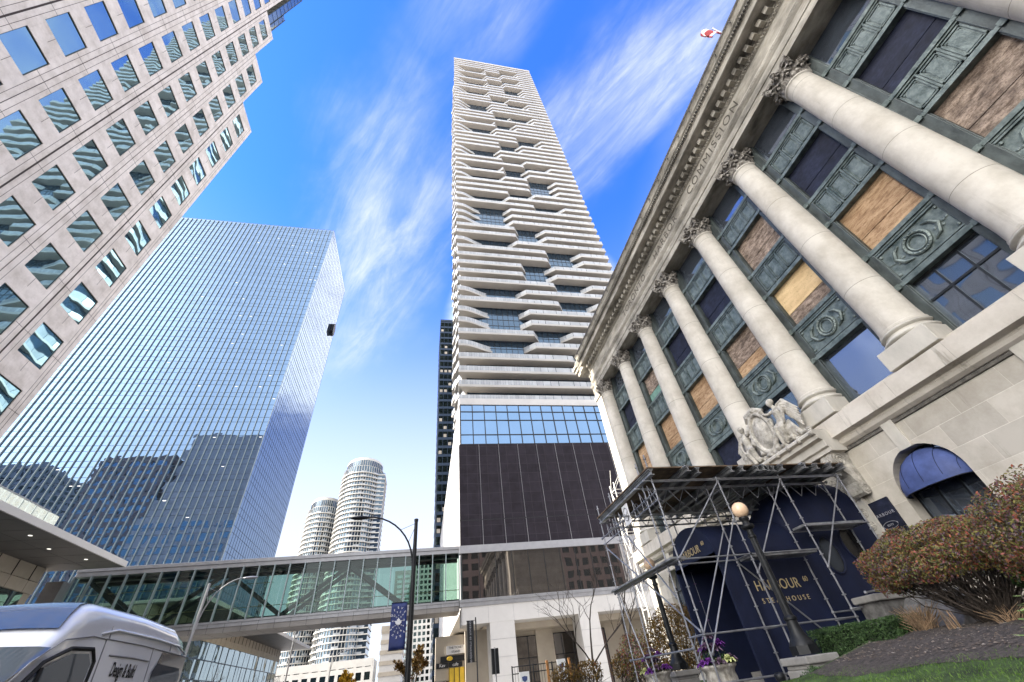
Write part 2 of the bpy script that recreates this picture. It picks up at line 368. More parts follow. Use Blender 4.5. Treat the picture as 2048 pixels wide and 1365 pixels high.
M['grass'] = leaf_mat('grass_blades', [(.05,.10,.015),(.09,.17,.03),(.16,.24,.05)], spot=1.5)
# ------------------------------------------------------------------ camera, sun, sky
cam = bpy.data.cameras.new('camera'); co = bpy.data.objects.new('camera', cam); col.objects.link(co)
RM = ((.97997,-.17180,-.10040),(.03961,.66234,-.74816),(.19503,.72920,.65589))   # right, down, forward
cam.sensor_width = 36; cam.lens = 794.06/2048*36; cam.clip_start = .05; cam.clip_end = 6000
r, d, f = (Vector(q).normalized() for q in RM)
co.matrix_world = Matrix(((r.x,-d.x,-f.x,0),(r.y,-d.y,-f.y,0),(r.z,-d.z,-f.z,1.6),(0,0,0,1)))
sc.camera = co
SUN_AZ, SUN_EL = R_(-88.0), R_(31)
sdir = Vector((math.sin(SUN_AZ)*math.cos(SUN_EL), math.cos(SUN_AZ)*math.cos(SUN_EL), math.sin(SUN_EL)))
sl = bpy.data.lights.new('sun', 'SUN'); sl.energy = 2.6; sl.angle = R_(.53); sl.color = (1,.93,.82)
so = bpy.data.objects.new('sun', sl); col.objects.link(so); so.rotation_euler = (-sdir).to_track_quat('-Z', 'Y').to_euler(); so.location = sdir*300
w = bpy.data.worlds.new('World'); sc.world = w; w.use_nodes = True; w.node_tree.nodes.clear(); T = NT(w.node_tree)
wo = T.n('ShaderNodeOutputWorld'); bg = T.n('ShaderNodeBackground'); bg.inputs['Strength'].default_value = .13; T.l(bg.outputs[0], wo.inputs[0])
sky = T.n('ShaderNodeTexSky', sky_type='NISHITA'); sky.sun_disc = False; sky.sun_elevation = SUN_EL; sky.sun_rotation = SUN_AZ; sky.ozone_density = 3; sky.dust_density = .4; sky.air_density = 1.0
tint = T.n('ShaderNodeMix', data_type='RGBA', blend_type='MULTIPLY'); tint.inputs[0].default_value = 1; tint.inputs[7].default_value = (.175,.40,.84,1); T.l(sky.outputs[0], tint.inputs[6])
tc = T.n('ShaderNodeTexCoord'); sp = T.n('ShaderNodeSeparateXYZ'); T.l(tc.outputs['Generated'], sp.inputs[0])
za = T.n('ShaderNodeMath', operation='ADD'); za.inputs[1].default_value = .22; T.l(sp.outputs[2], za.inputs[0])
zm = T.n('ShaderNodeMath', operation='MAXIMUM'); zm.inputs[1].default_value = .08; T.l(za.outputs[0], zm.inputs[0])
dx = T.n('ShaderNodeMath', operation='DIVIDE'); T.l(sp.outputs[0], dx.inputs[0]); T.l(zm.outputs[0], dx.inputs[1])
dy = T.n('ShaderNodeMath', operation='DIVIDE'); T.l(sp.outputs[1], dy.inputs[0]); T.l(zm.outputs[0], dy.inputs[1])
cv = T.n('ShaderNodeCombineXYZ'); T.l(dx.outputs[0], cv.inputs[0]); T.l(dy.outputs[0], cv.inputs[1])
def math2(op, a, b, clamp=False):
    n_ = T.n('ShaderNodeMath', operation=op, use_clamp=clamp)
    for i, q in enumerate((a, b)):
        if isinstance(q, (int, float)): n_.inputs[i].default_value = q
        else: T.l(q, n_.inputs[i])
    return n_.outputs[0]
def sstep(v, lo, hi):
    mr = T.n('ShaderNodeMapRange', interpolation_type='SMOOTHSTEP'); mr.inputs[1].default_value = lo; mr.inputs[2].default_value = hi; T.l(v, mr.inputs[0]); return mr.outputs[0]
def cloud(scale, rot, size, lo, hi, loc, detail=9, dist=.3, rough=.62):
    mp = T.n('ShaderNodeMapping', vector_type='TEXTURE'); mp.inputs['Rotation'].default_value = (0,0,rot); mp.inputs['Scale'].default_value = size; mp.inputs['Location'].default_value = loc
    T.l(cv.outputs[0], mp.inputs[0])
    nz = T.n('ShaderNodeTexNoise'); nz.inputs['Scale'].default_value = scale; nz.inputs['Detail'].default_value = detail; nz.inputs['Roughness'].default_value = rough; nz.inputs['Distortion'].default_value = dist
    T.l(mp.outputs[0], nz.inputs['Vector']); return sstep(nz.outputs['Fac'], lo, hi)
def bank(loc, rot, wa, wb):                # one drifting bank of cirrus, placed on the cloud sheet
    mp = T.n('ShaderNodeMapping', vector_type='TEXTURE'); mp.inputs['Rotation'].default_value = (0,0,rot); mp.inputs['Scale'].default_value = (wa,wb,1); mp.inputs['Location'].default_value = (*loc,0)
    T.l(cv.outputs[0], mp.inputs[0]); ln = T.n('ShaderNodeVectorMath', operation='LENGTH'); T.l(mp.outputs[0], ln.inputs[0])
    nz = T.n('ShaderNodeTexNoise'); nz.inputs['Scale'].default_value = 5; nz.inputs['Detail'].default_value = 4; T.l(cv.outputs[0], nz.inputs['Vector'])
    return sstep(math2('ADD', ln.outputs['Value'], math2('MULTIPLY', math2('SUBTRACT', nz.outputs['Fac'], .5), 1.3)), 1.25, .15)
w1 = cloud(7.5, R_(31), (.55,2.6,1), .34, .80, (.3,.2,0), 12, .5, .68)
w2 = cloud(2.6, R_(26), (.7,1.8,1), .30, .66, (1.3,.6,0), 6, .2)
wisps = math2('ADD', math2('MULTIPLY', w1, w2), math2('MULTIPLY', w2, .34), True)
bA = bank((.33,.20), R_(31), .13, .34); bB = bank((-.14,.60), R_(17), .17, .42); bC = bank((.05,.10), R_(31), .10, .14)
side = math2('MULTIPLY', sstep(sp.outputs[0], .42, .62), cloud(1.4, R_(20), (.9,1.2,1), .40, .62, (2,1,0), 5, .1))
cmv = math2('MULTIPLY', wisps, math2('MAXIMUM', math2('MAXIMUM', bA, math2('MULTIPLY', bB, .85)), math2('MULTIPLY', bC, .5)))
cmv = math2('MAXIMUM', cmv, math2('MULTIPLY', side, .8))
hz = T.n('ShaderNodeMapRange', interpolation_type='SMOOTHSTEP'); hz.inputs[1].default_value = .84; hz.inputs[2].default_value = .18; hz.inputs[3].default_value = 0; hz.inputs[4].default_value = .93; T.l(sp.outputs[2], hz.inputs[0])
inv = T.n('ShaderNodeMath', operation='SUBTRACT'); inv.inputs[0].default_value = 1; T.l(hz.outputs[0], inv.inputs[1])
ml = T.n('ShaderNodeMath', operation='MULTIPLY'); T.l(inv.outputs[0], ml.inputs[0]); T.l(cmv, ml.inputs[1])
ad = T.n('ShaderNodeMath', operation='ADD', use_clamp=True); T.l(ml.outputs[0], ad.inputs[0]); T.l(hz.outputs[0], ad.inputs[1])
mxc = T.n('ShaderNodeMix', data_type='RGBA'); mxc.inputs[7].default_value = (1.62,1.72,1.86,1); T.l(ad.outputs[0], mxc.inputs[0]); T.l(tint.outputs[2], mxc.inputs[6])
# added fill light for the shade: unseen bright cloud behind the photographer (y < 0)
bk = T.n('ShaderNodeMapRange', interpolation_type='SMOOTHSTEP'); bk.inputs[1].default_value = -.02; bk.inputs[2].default_value = -.55; bk.inputs[3].default_value = 0; bk.inputs[4].default_value = .9; T.l(sp.outputs[1], bk.inputs[0])
mxb = T.n('ShaderNodeMix', data_type='RGBA'); mxb.inputs[7].default_value = (4.6,4.6,4.7,1); T.l(bk.outputs[0], mxb.inputs[0]); T.l(mxc.outputs[2], mxb.inputs[6])
def spot_dir(v, lo, hi):
    dt = T.n('ShaderNodeVectorMath', operation='DOT_PRODUCT'); dt.inputs[1].default_value = Vector(v).normalized(); T.l(tc.outputs['Generated'], dt.inputs[0]); return sstep(dt.outputs['Value'], lo, hi)
prev = mxb.outputs[2]
for v, lo, hi, c_ in (((-.93,-.25,.42), .74, .97, (14.5,14.1,13.4)), ((.38,1,.95), .968, .988, (4.4,4.4,4.5))):   # added glow out of view that brightens the shaded facade; a tall sunlit cloud
    m_ = T.n('ShaderNodeMix', data_type='RGBA'); m_.inputs[7].default_value = (*c_, 1)
    k_ = spot_dir(v, lo, hi)
    if v[1] > 0: k_ = math2('MULTIPLY', k_, cloud(2.2, .4, (1,1,1), .34, .56, (4,2,0), 7, .2))
    T.l(k_, m_.inputs[0]); T.l(prev, m_.inputs[6]); prev = m_.outputs[2]
T.l(prev, bg.inputs['Color'])
vs = sc.view_settings; sc.display_settings.display_device = 'sRGB'; vs.view_transform = 'Standard'; vs.look = 'None'; vs.gamma = 1; vs.exposure = 2.4
sc.cycles.use_denoising = True; sc.cycles.max_bounces = 8; sc.cycles.glossy_bounces = 5; sc.cycles.transparent_max_bounces = 12; sc.cycles.caustics_reflective = False; sc.cycles.caustics_refractive = False
sc.cycles.sample_clamp_indirect = 6

# ------------------------------------------------------------------ ground
def struct(name, mb, m, **k): return tag(mb.build(name, m, **k), kind='structure')
g = MB(); g.face([(-2500,-2500,0),(2500,-2500,0),(2500,2500,0),(-2500,2500,0)]); struct('ground', g, M['groundconc'])
g = MB(); g.face([(-14,-200,.006),(2.6,-200,.006),(2.6,400,.006),(-14,400,.006)]); struct('road', g, M['asphalt'])
g = MB()
for k in range(-6, 60): g.face([(-5.9,k*6,.011),(-5.75,k*6,.011),(-5.75,k*6+3,.011),(-5.9,k*6+3,.011)])
struct('road_marking', g, M['signwhite'])
g = MB(); g.box(2.6,4.6,-200,51,-.2,.14); g.box(-27.6,-14,-200,400,-.2,.14); struct('pavement', g, M['paving'])
def lawn_z(x, y):
    t = max(0, min(1, (x-6.4)/3.6)); t = t*t*(3-2*t)
    return .98 + .1*min(1, (x-4.6)/2) + .52*t + .05*mnoise.noise((x*.7, y*.7, 0))
g = MB(); P = []
for i in range(34):
    x = 4.6 + 10.1*i/33
    P.append([(x, -12 + 21.2*j/60, lawn_z(x, -12+21.2*j/60)) for j in range(61)])
g.grid(P); 
g.face([(4.6,-12,0),(4.6,9.2,0),(4.6,9.2,1.05),(4.6,-12,1.05)]); g.face([(4.6,9.2,0),(14.7,9.2,0),(14.7,9.2,1.6),(4.6,9.2,1.05)])
struct('lawn', g, M['lawn'], fixn=True)
g = MB(); P = []
for i in range(60):
    t = i/59; row = []
    for j in range(191):
        y = -10 + 19.1*j/190
        x0 = 7.75 + .25*math.sin(y*.6) + .12*math.sin(y*2.1) + .10*mnoise.noise((y*3,0,0)) + .06*mnoise.noise((y*9,2,0)); x = x0 + (14.5-x0)*t
        row.append((x, y, lawn_z(x, y) + .006 + min(1, t*7, (9.1-y)*1.5)*(.035 + .05*mnoise.noise((x*2.3,y*2.3,3)) + .025*mnoise.noise((x*7,y*7,1)))))
    P.append(row)
g.grid(P); struct('planting_bed', g, M['mulch'])
g = MB(); g.box(4.6,14.7,9.25,16.6,0,.62); struct('terrace', g, M['paving'])
g = MB()
for k in range(5): g.box(8.7+k*.35, 14.6, 11.0, 14.7, .62+.16*k, .62+.16*(k+1)-.003)
struct('entrance_steps', g, M['conc'])
g = MB(); g.box(4.6,15.0,16.65,30,0,.95); struct('lawn_by_corner', g, M['lawn'])
# grass blades (uncountable)
g = MB()
for i in range(16000):
    y = random.uniform(1.0, 9.1); x = random.uniform(4.7, 8.05 + .2*math.sin(y*.6))
    z = lawn_z(x, y); h = random.uniform(.015,.05)*(.6+.8*abs(mnoise.noise((x*1.5,y*1.5,5)))); a = random.uniform(0, 2*PI); ww = .006
    lx, ly = random.uniform(-.03,.03), random.uniform(-.03,.03)
    g.face([(x-ww*math.cos(a), y-ww*math.sin(a), z-.005), (x+ww*math.cos(a), y+ww*math.sin(a), z-.005), (x+lx, y+ly, z+h)])
for i in range(9000):
    y = random.uniform(16.7, 23); x = random.uniform(4.7, 10)
    h = random.uniform(.04,.09); a = random.uniform(0, 2*PI); ww = .01
    g.face([(x-ww*math.cos(a), y-ww*math.sin(a), .945), (x+ww*math.cos(a), y+ww*math.sin(a), .945), (x+random.uniform(-.03,.03), y+random.uniform(-.03,.03), .95+h)])
tag(g.build('grass', M['grass']), 'short green lawn grass beside the planting bed', 'grass', kind='stuff')
g = MB()
for i in range(6500):
    y = random.uniform(2.0, 9.0); x = random.uniform(8.0, 11.5); z = lawn_z(x, y)+.035+.05*mnoise.noise((x*2.3,y*2.3,3))+.025*mnoise.noise((x*7,y*7,1)); s = random.uniform(.008,.034)
    a = random.uniform(0, PI); c, q = math.cos(a)*s, math.sin(a)*s
    g.face([(x-c,y-q,z),(x+q*.5,y-c*.5,z+random.uniform(0,.02)),(x+c,y+q,z+random.uniform(0,.015)),(x-q*.5,y+c*.5,z)])
M['litter'] = leaf_mat('leaf_litter', [(.05,.04,.035),(.12,.09,.07),(.3,.27,.24)], spot=8)
tag(g.build('leaf_litter', M['litter']), 'fallen leaves and wood chips scattered on the bed', 'leaf litter', kind='stuff')
# ------------------------------------------------------------------ the limestone building on the right
B = thing('stone_building', 'pale limestone classical building with giant columns and boarded windows', 'building', (15,10,0))
FX = 14.6
PITCH = 3.91
BAYS = [5.0 + PITCH*k for k in range(-3, 6)]          # window bay centres
COLS = [3.05 + PITCH*k for k in range(-2, 7)]
ARCH = [5.2 + PITCH*k for k in range(-3, 6)]
mb = MB()
def arch_strip(yc, hw, r, zs, zsill, zt, x, depth, n=18):
    y0, y1 = yc-hw, yc+hw
    mb.face([(x,y0,0),(x,y0,zt),(x,yc-r,zt),(x,yc-r,0)]); mb.face([(x,yc+r,0),(x,yc+r,zt),(x,y1,zt),(x,y1,0)])
    if zsill > 0: mb.face([(x,yc-r,0),(x,yc-r,zsill),(x,yc+r,zsill),(x,yc+r,0)]); mb.face([(x,yc-r,zsill),(x+depth,yc-r,zsill),(x+depth,yc+r,zsill),(x,yc+r,zsill)])
    pts = [(yc - r*math.cos(PI*i/n), zs + r*math.sin(PI*i/n)) for i in range(n+1)]
    for (a, b), (c, d_) in zip(pts, pts[1:]):
        mb.face([(x,a,b),(x,a,zt),(x,c,zt),(x,c,d_)]); mb.face([(x,a,b),(x,c,d_),(x+depth,c,d_),(x+depth,a,b)])
    for s in (-1, 1): mb.face([(x,yc+s*r,zsill),(x,yc+s*r,zs),(x+depth,yc+s*r,zs),(x+depth,yc+s*r,zsill)])
for yc in ARCH:
    ent = abs(yc-13.02) < .3
    arch_strip(yc, PITCH/2, 1.22 if ent else 1.02, 5.0, 0 if ent else 2.6, 6.95, FX, .55)
ya, yb = ARCH[0]-PITCH/2, ARCH[-1]+PITCH/2
mb.face([(FX,yb,0),(FX,yb,6.95),(FX,28.3,6.95),(FX,28.3,0)])
mb.box(FX+.01,24,ya,ya+.5,0,24); mb.box(FX+.6,24,27.8,28.3,0,20.8); mb.face([(FX,28.3,0),(FX,28.3,6.95),(FX+.7,28.3,6.95),(FX+.7,28.3,0)])
mb.face([(FX+.56,ya,0),(FX+.56,28.2,0),(FX+.56,28.2,7),(FX+.56,ya,7)])
mb.build('ground_floor_wall', M['ashlar'], B, fixn=False)
mb = MB()                                               # glazing and dark openings of the ground floor
for yc in ARCH:
    if abs(yc-13.02) < .3: continue
    g2 = MB(); g2.face([(FX+.45,yc-1.0,2.62),(FX+.45,yc+1.0,2.62),(FX+.45,yc+1.0,5.0)]+[(FX+.45,yc+1.0*math.cos(PI*i/14),5.0+1.0*math.sin(PI*i/14)) for i in range(1,15)])
    wn = g2.build('arched_window', M['winglass'], B)
    g3 = MB(); 
    for yy in (-.98,-.34,.34,.98): g3.box(FX+.40,FX+.46,yc+yy-.03,yc+yy+.03,2.6,5.0+math.sqrt(max(0,1-yy*yy))*.98)
    for zz in (2.65,3.6,4.95): g3.box(FX+.395,FX+.455,yc-1.0,yc+1.0,zz-.035,zz+.035)
    g3.build('window_frame', M['frame'], wn)
for yc in ARCH:                                         # keystones
    g2 = MB(); g2.prism_y([(FX-.07,6.90),(FX+.3,6.90),(FX+.3,5.97),(FX-.05,5.97)], yc-.2, yc+.2); g2.build('keystone', M['stone'], B, bevel=.01)
mb = MB()
mb.prism_y([(15.6,7.95),(14.2,7.80),(14.2,7.20),(14.44,7.14),(14.44,7.09),(14.40,7.06),(14.44,6.95),(14.55,6.86),(15.6,6.86)], ya, 28.45)
mb.prism_y([(15.6,8.02),(14.62,8.02),(14.62,7.83),(15.6,7.83)], ya, 28.2)
mb.build('ledge', M['ledge'], B)
mb = MB(); mb.prism_y([(14.60,6.85),(14.55,6.82),(14.55,6.74),(14.60,6.72)], ya, 28.4); mb.build('string_moulding', M['darkstone'], B)
# upper wall behind the glazing + corner piers
mb = MB(); mb.box(15.75,16.2,ya,28.0,7.0,20.9); mb.build('upper_wall', M['dark'], B)
mb = MB(); mb.box(14.62,16.2,27.15,28.25,7.9,20.77); mb.box(14.5,16.2,27.1,28.32,7.9,8.6); mb.box(14.5,16.2,27.1,28.32,20.1,20.5); mb.build('corner_pier', M['stone'], B, bevel=.02)
# entablature
prof = [(17.0,20.78),(14.40,20.78),(14.40,21.16),(14.36,21.18),(14.36,21.56),(14.33,21.60),(14.26,21.72),(14.24,21.84),(14.30,21.98),(14.40,22.0),(14.40,22.86),(14.33,22.9),(14.33,23.02),(14.30,23.04),(14.30,23.44),(13.60,23.48),(13.57,23.50),(13.57,23.86),(13.55,23.9),(13.46,23.98),(13.44,24.06),(13.36,24.12),(13.34,24.2),(13.28,24.36),(13.22,24.44),(13.22,24.56),(13.34,24.62),(17.0,25.0)]
mb = MB(); mb.prism_y(prof, ya, 27.5)
p2 = [(x+.32 if x < 16 else x, z) for x, z in prof]
mb.prism_y(p2, 27.5, 28.5)
ret = [(x, z) for x, z in prof if x < 16 and z > 23.4]
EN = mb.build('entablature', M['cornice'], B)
mb = MB(); 
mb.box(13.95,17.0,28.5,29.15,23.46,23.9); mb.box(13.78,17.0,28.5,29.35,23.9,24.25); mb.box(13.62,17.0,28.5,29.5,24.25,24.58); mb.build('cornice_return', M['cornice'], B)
mb = MB(); y = ya
while y < 27.3:
    mb.box(13.98,14.31,y,y+.25,23.08,23.40); mb.box(14.26,14.31,y+.25,y+.48,23.1,23.2); y += .478
mb.build('dentil_course', M['cornice'], B)
mb = MB(); y = ya
while y < 27.3:
    mb.ball((14.29,y,21.78),.06,.05,.07,6,5); mb.ball((14.30,y+.07,22.95),.05,.045,.05,6,4); y += .14
mb.build('egg_moulding', M['cornice'], B)
mb = MB(); y = ya
while y < 27.4:
    mb.ball((13.46,y,23.97),.075,.06,.085,6,5); y += .15
mb.build('cornice_ornament', M['darkstone'], B)
mb = MB(); mb.prism_y([(13.215,24.42),(13.25,24.42),(13.25,24.55),(13.205,24.55)], ya, 27.5); y = ya
while y < 27.3: mb.box(13.20,13.24,y,y+.05,24.2,24.42); y += 1.3
mb.build('gutter_strip', M['darkstone'], B)
mb = MB(); mb.cur = 0
add_text(mb, 'TORONTO  \u00b7  HARBOR  \u00b7  COMMISSION', 1.0, (14.395,12.15,22.43), (0,-1,0), (0,0,1), spacing=1.28, extrude=.006, sx=.8)
ys = [v[1] for v in mb.v]; s_ = 15.0/(max(ys)-min(ys)); cy = (max(ys)+min(ys))/2
mb.v = [(a, 12.15+(b-cy)*s_, 22.43+(c-22.43)*.72) for a, b, c in mb.v]
mb.build('inscription', mat('cut_letter', (.10,.088,.07), .9, var=.2), B)
# columns
def leaf(mb, yc, xc, ang, r0, r1, z0, h, wdt, curl):
    P = []
    for i in range(6):
        t = i/5; z = z0 + h*min(1, t*1.15) - (h*.22*max(0, t-.8)/.2)
        rr = r0 + (r1-r0)*t + curl*max(0, t-.55)**1.4*2.4
        ww = wdt*(.65+.55*math.sin(PI*min(1, t*.85+.1)))*(1 if t < .9 else .6)
        row = []
        for k in range(5):
            u = (k-2)/2; a = ang + u*ww/rr/2; bulge = .035*(1-u*u) + (.02 if k % 2 else 0)
            row.append((xc+(rr+bulge)*math.cos(a), yc+(rr+bulge)*math.sin(a), z - .05*u*u))
        P.append(row)
    mb.grid(P)
def make_column(yc, xc=15.0):
    c = MB(); z0, z1 = 9.02, 19.62; pr = []
    n = 22
    for i in range(n+1):
        t = i/n; rr = .635 - .095*(t**1.8); pr.append((rr, z0+(z1-z0)*t))
    pr = [(.70,z0-.03),(.70,z0+.05)] + [(.66,z0+.08)] + pr[1:] + [(.555,z1+.02),(.60,z1+.06),(.60,z1+.12),(.55,z1+.15)]
    c.lathe(xc, yc, pr, 40)
    s = c.build('column', M['column'], B, smooth=True)
    md = s.modifiers.new('e', 'EDGE_SPLIT'); md.split_angle = R_(40)
    b = MB(); b.lathe(xc, yc, [(.70,8.56)]+[(.70+.10*math.sin(PI*i/8), 8.56+.19*i/8) for i in range(9)]+[(.69,8.76),(.66,8.79),(.655,8.84)]+[(.67+.075*math.sin(PI*i/8), 8.85+.15*i/8) for i in range(9)]+[(.66,9.02)], 40)
    bo = b.build('column_base', M['stone'], s, smooth=True); bo.modifiers.new('e','EDGE_SPLIT').split_angle = R_(40)
    b = MB(); b.box(xc-.77,xc+.8,yc-.8,yc+.8,7.9,8.55); b.build('plinth', M['stone'], s, bevel=.02)
    k = MB()
    k.lathe(xc, yc, [(.535,19.74),(.535,20.2),(.60,20.45),(.70,20.60),(.66,20.64)], 24)
    for i in range(8): leaf(k, yc, xc, 2*PI*i/8+PI/8, .56, .66, 19.75, .42, .50, .16)
    for i in range(8): leaf(k, yc, xc, 2*PI*i/8, .56, .74, 19.78, .70, .46, .18)
    for i in range(16):
        a = 2*PI*i/16; up_ = i % 2
        rr, zz = ((.80,20.12),(.90,20.42))[1-up_]
        k.ball((xc+rr*math.cos(a), yc+rr*math.sin(a), zz), .10,.10,.065,8,5); k.ball((xc+(rr-.07)*math.cos(a), yc+(rr-.07)*math.sin(a), zz-.13), .075,.075,.09,8,5)
    for i in range(4):
        a = PI/4+PI/2*i; ca, sa = math.cos(a), math.sin(a)
        k.path([(xc+ca*.62, yc+sa*.62, 20.25),(xc+ca*.76, yc+sa*.76, 20.48),(xc+ca*.90, yc+sa*.90, 20.58),(xc+ca*.98, yc+sa*.98, 20.50),(xc+ca*.93, yc+sa*.93, 20.40),(xc+ca*.86, yc+sa*.86, 20.45)], [.09,.11,.10,.09,.08,.05], 8)
        for sg in (-1,1):
            b_ = a+sg*.42; k.path([(xc+.64*math.cos(b_), yc+.64*math.sin(b_), 20.25),(xc+.74*math.cos(a+sg*.5), yc+.74*math.sin(a+sg*.5), 20.5),(xc+.80*math.cos(a+sg*.62), yc+.80*math.sin(a+sg*.62), 20.52),(xc+.76*math.cos(a+sg*.6), yc+.76*math.sin(a+sg*.6), 20.42)], [.05,.06,.055,.03], 6)
        am = a+PI/4; k.ball((xc+.80*math.cos(am), yc+.80*math.sin(am), 20.68), .12,.12,.10,8,6)
    ab = []
    for i in range(4):                                      # concave abacus
        a0 = PI/4+PI/2*i; a1 = a0+PI/2; p, q = Vector((math.cos(a0),math.sin(a0)))*1.06, Vector((math.cos(a1),math.sin(a1)))*1.06
        for t in (0,.06,.25,.5,.75,.94):
            m_ = p.lerp(q, t); pull = 1-.20*math.sin(PI*t); ab.append((xc+m_.x*pull, yc+m_.y*pull))
    k.prism_z(ab, 20.62, 20.69); k.prism_z([(xc+(x-xc)*1.04, yc+(y-yc)*1.04) for x, y in ab], 20.69, 20.775)
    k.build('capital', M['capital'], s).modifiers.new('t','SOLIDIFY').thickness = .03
    return s
for y in COLS: make_column(y)
# glazed bays between the columns
def spandrel(mb, yc, z0, z1, rel):
    x = 15.24
    mb.box(x,15.6,yc-1.42,yc+1.42,z0,z1)
    for za, zb, px in ((z1-.16,z1,.10),(z1-.24,z1-.18,.06),(z0,z0+.14,.10),(z0+.16,z0+.21,.06)): mb.box(x-px,x+.01,yc-1.36,yc+1.36,za,zb)
    for s in (-1,1):
        for zz in (z0+.06, z1-.09): mb.box(x-.15,x+.01,yc+s*1.28-.10,yc+s*1.28+.10,zz-.10,zz+.10); mb.box(x-.13,x+.01,yc+s*1.28-.13,yc+s*1.28+.13,zz-.03,zz+.03)
    h0, h1 = z0+.27, z1-.30
    if rel == 'panels':
        for k in (-1,0,1):
            a, b = yc+k*.72-.31, yc+k*.72+.31
            for (p, q, r_, s_) in ((a,b,h1-.05,h1),(a,b,h0,h0+.05)): mb.box(x-.05,x+.01,p,q,r_,s_)
            for (p, q) in ((a,a+.05),(b-.05,b)): mb.box(x-.05,x+.01,p,q,h0,h1)
            mb.box(x-.03,x+.01,a+.11,b-.11,h0+.09,h1-.09)
            for sy in (-1,1):
                for sz in (h0+.12, h1-.12): mb.box(x-.045,x+.01,yc+k*.72+sy*.19-.03,yc+k*.72+sy*.19+.03,sz-.03,sz+.03)
        for k in (-.5,.5): mb.box(x-.07,x+.01,yc+k*.72-.03,yc+k*.72+.03,h0-.05,h1+.05)
    else:
        zc = (h0+h1)/2
        for zz in (h0,h1): mb.box(x-.06,x+.01,yc-1.08,yc+1.08,zz-.03,zz+.03)
        for yy in (-1.08,1.08): mb.box(x-.06,x+.01,yc+yy-.03,yc+yy+.03,h0,h1)
        for rr, tr in ((.36,.06),(.25,.035)):
            pts = [(x-.02, yc+rr*math.cos(2*PI*i/24), zc+rr*1.05*math.sin(2*PI*i/24)) for i in range(25)]; mb.path(pts, tr, 6)
        for i in range(16): a = 2*PI*i/16; mb.ball((x-.04,yc+.36*math.cos(a),zc+.37*math.sin(a)),.05,.055,.06,6,5)
        for s in (-1,1):
            mb.path([(x-.01,yc+s*.36,zc-.34),(x-.03,yc+s*.6,zc-.25),(x-.02,yc+s*.74,zc+.02),(x-.03,yc+s*.62,zc+.26),(x-.01,yc+s*.42,zc+.38)], [.03,.06,.07,.06,.03], 6)
            for i in range(5): mb.ball((x,yc+s*(.55+.1*i),zc-.05+.09*math.sin(i*2.2)),.03,.08,.05,6,4)
            mb.ball((x-.02,yc+s*.98,h0+.12),.04,.06,.06,6,4); mb.ball((x-.02,yc+s*.98,h1-.12),.04,.06,.06,6,4)
LEVELS = [('top',19.05,20.78),('mid',15.62,17.60),('low',11.98,14.02),('base',8.0,10.25)]
FILL = {-3:('g','n','p','g'),-2:('g','n','p','g'),-1:('g','n','w','m'),0:('g','n','p','m'),1:('g','w','q','g'),2:('g','n','v','g'),3:('g','n','p','n'),4:('g','s','p','g'),5:('g','n','p','g')}
PM = dict(n='navyboard', p='ply', q='ply2', w='ply3', v='ply3')
def part_panel(name, m, parent, y0, y1, z0, z1, x=15.40, t=.03):
    return MB().box(x,x+t,y0,y1,z0,z1).build(name, M[m], parent)
for k, yc in zip(range(-3,6), BAYS):
    fb = MB()
    for s in (-1,1):
        fb.box(15.16,15.62,yc+s*1.26-.20,yc+s*1.26+.20,7.9,20.76); fb.box(15.12,15.2,yc+s*1.40-.05,yc+s*1.40+.05,7.9,20.76); fb.box(15.22,15.6,yc+s*1.06-.035,yc+s*1.06+.035,7.9,20.76)
    bay = fb.build('window_bay', M['bronze'], B, bevel=.012)
    for z0, z1, rel in ((17.60,19.05,'panels'),(14.02,15.62,'panels'),(10.25,11.98,'wreath')):
        sm = MB(); spandrel(sm, yc, z0, z1, rel); sm.build('spandrel_panel', M['bronze2'] if rel == 'panels' else M['bronze2'], bay)
    for (nm, z0, z1), c in zip(LEVELS, FILL[k]):
        a, b = yc-1.04, yc+1.04
        if c in 'gm':
            q = MB(); 
            q.face([(15.42,b,z0),(15.42,a,z0),(15.42,a,z1),(15.42,b,z1)]); pn = q.build('window_pane', M['winglass'], bay)
            if c == 'm' :
                q = MB()
                for yy in (-.36,.36): q.box(15.37,15.43,yc+yy-.03,yc+yy+.03,z0,z1)
                for zz in (z0+.06,z0+1.45,z1-.04): q.box(15.375,15.435,a,b,zz-.035,zz+.035)
                q.build('muntin', M['frame'], pn)
        else:
            sp_ = z0 + (z1-z0)*.36
            up = dict(n='navyboard', p='ply', q='ply2', w='ply3', v='ply3', s='ply3')[c]; lo = dict(n='navyboard', p='ply', q='ply3', w='ply3', v='ply', s='greenboard')[c]
            part_panel('board', up, bay, a, b, sp_+.012, z1); part_panel('board', lo, bay, a, b, z0, sp_-.012, 15.405)
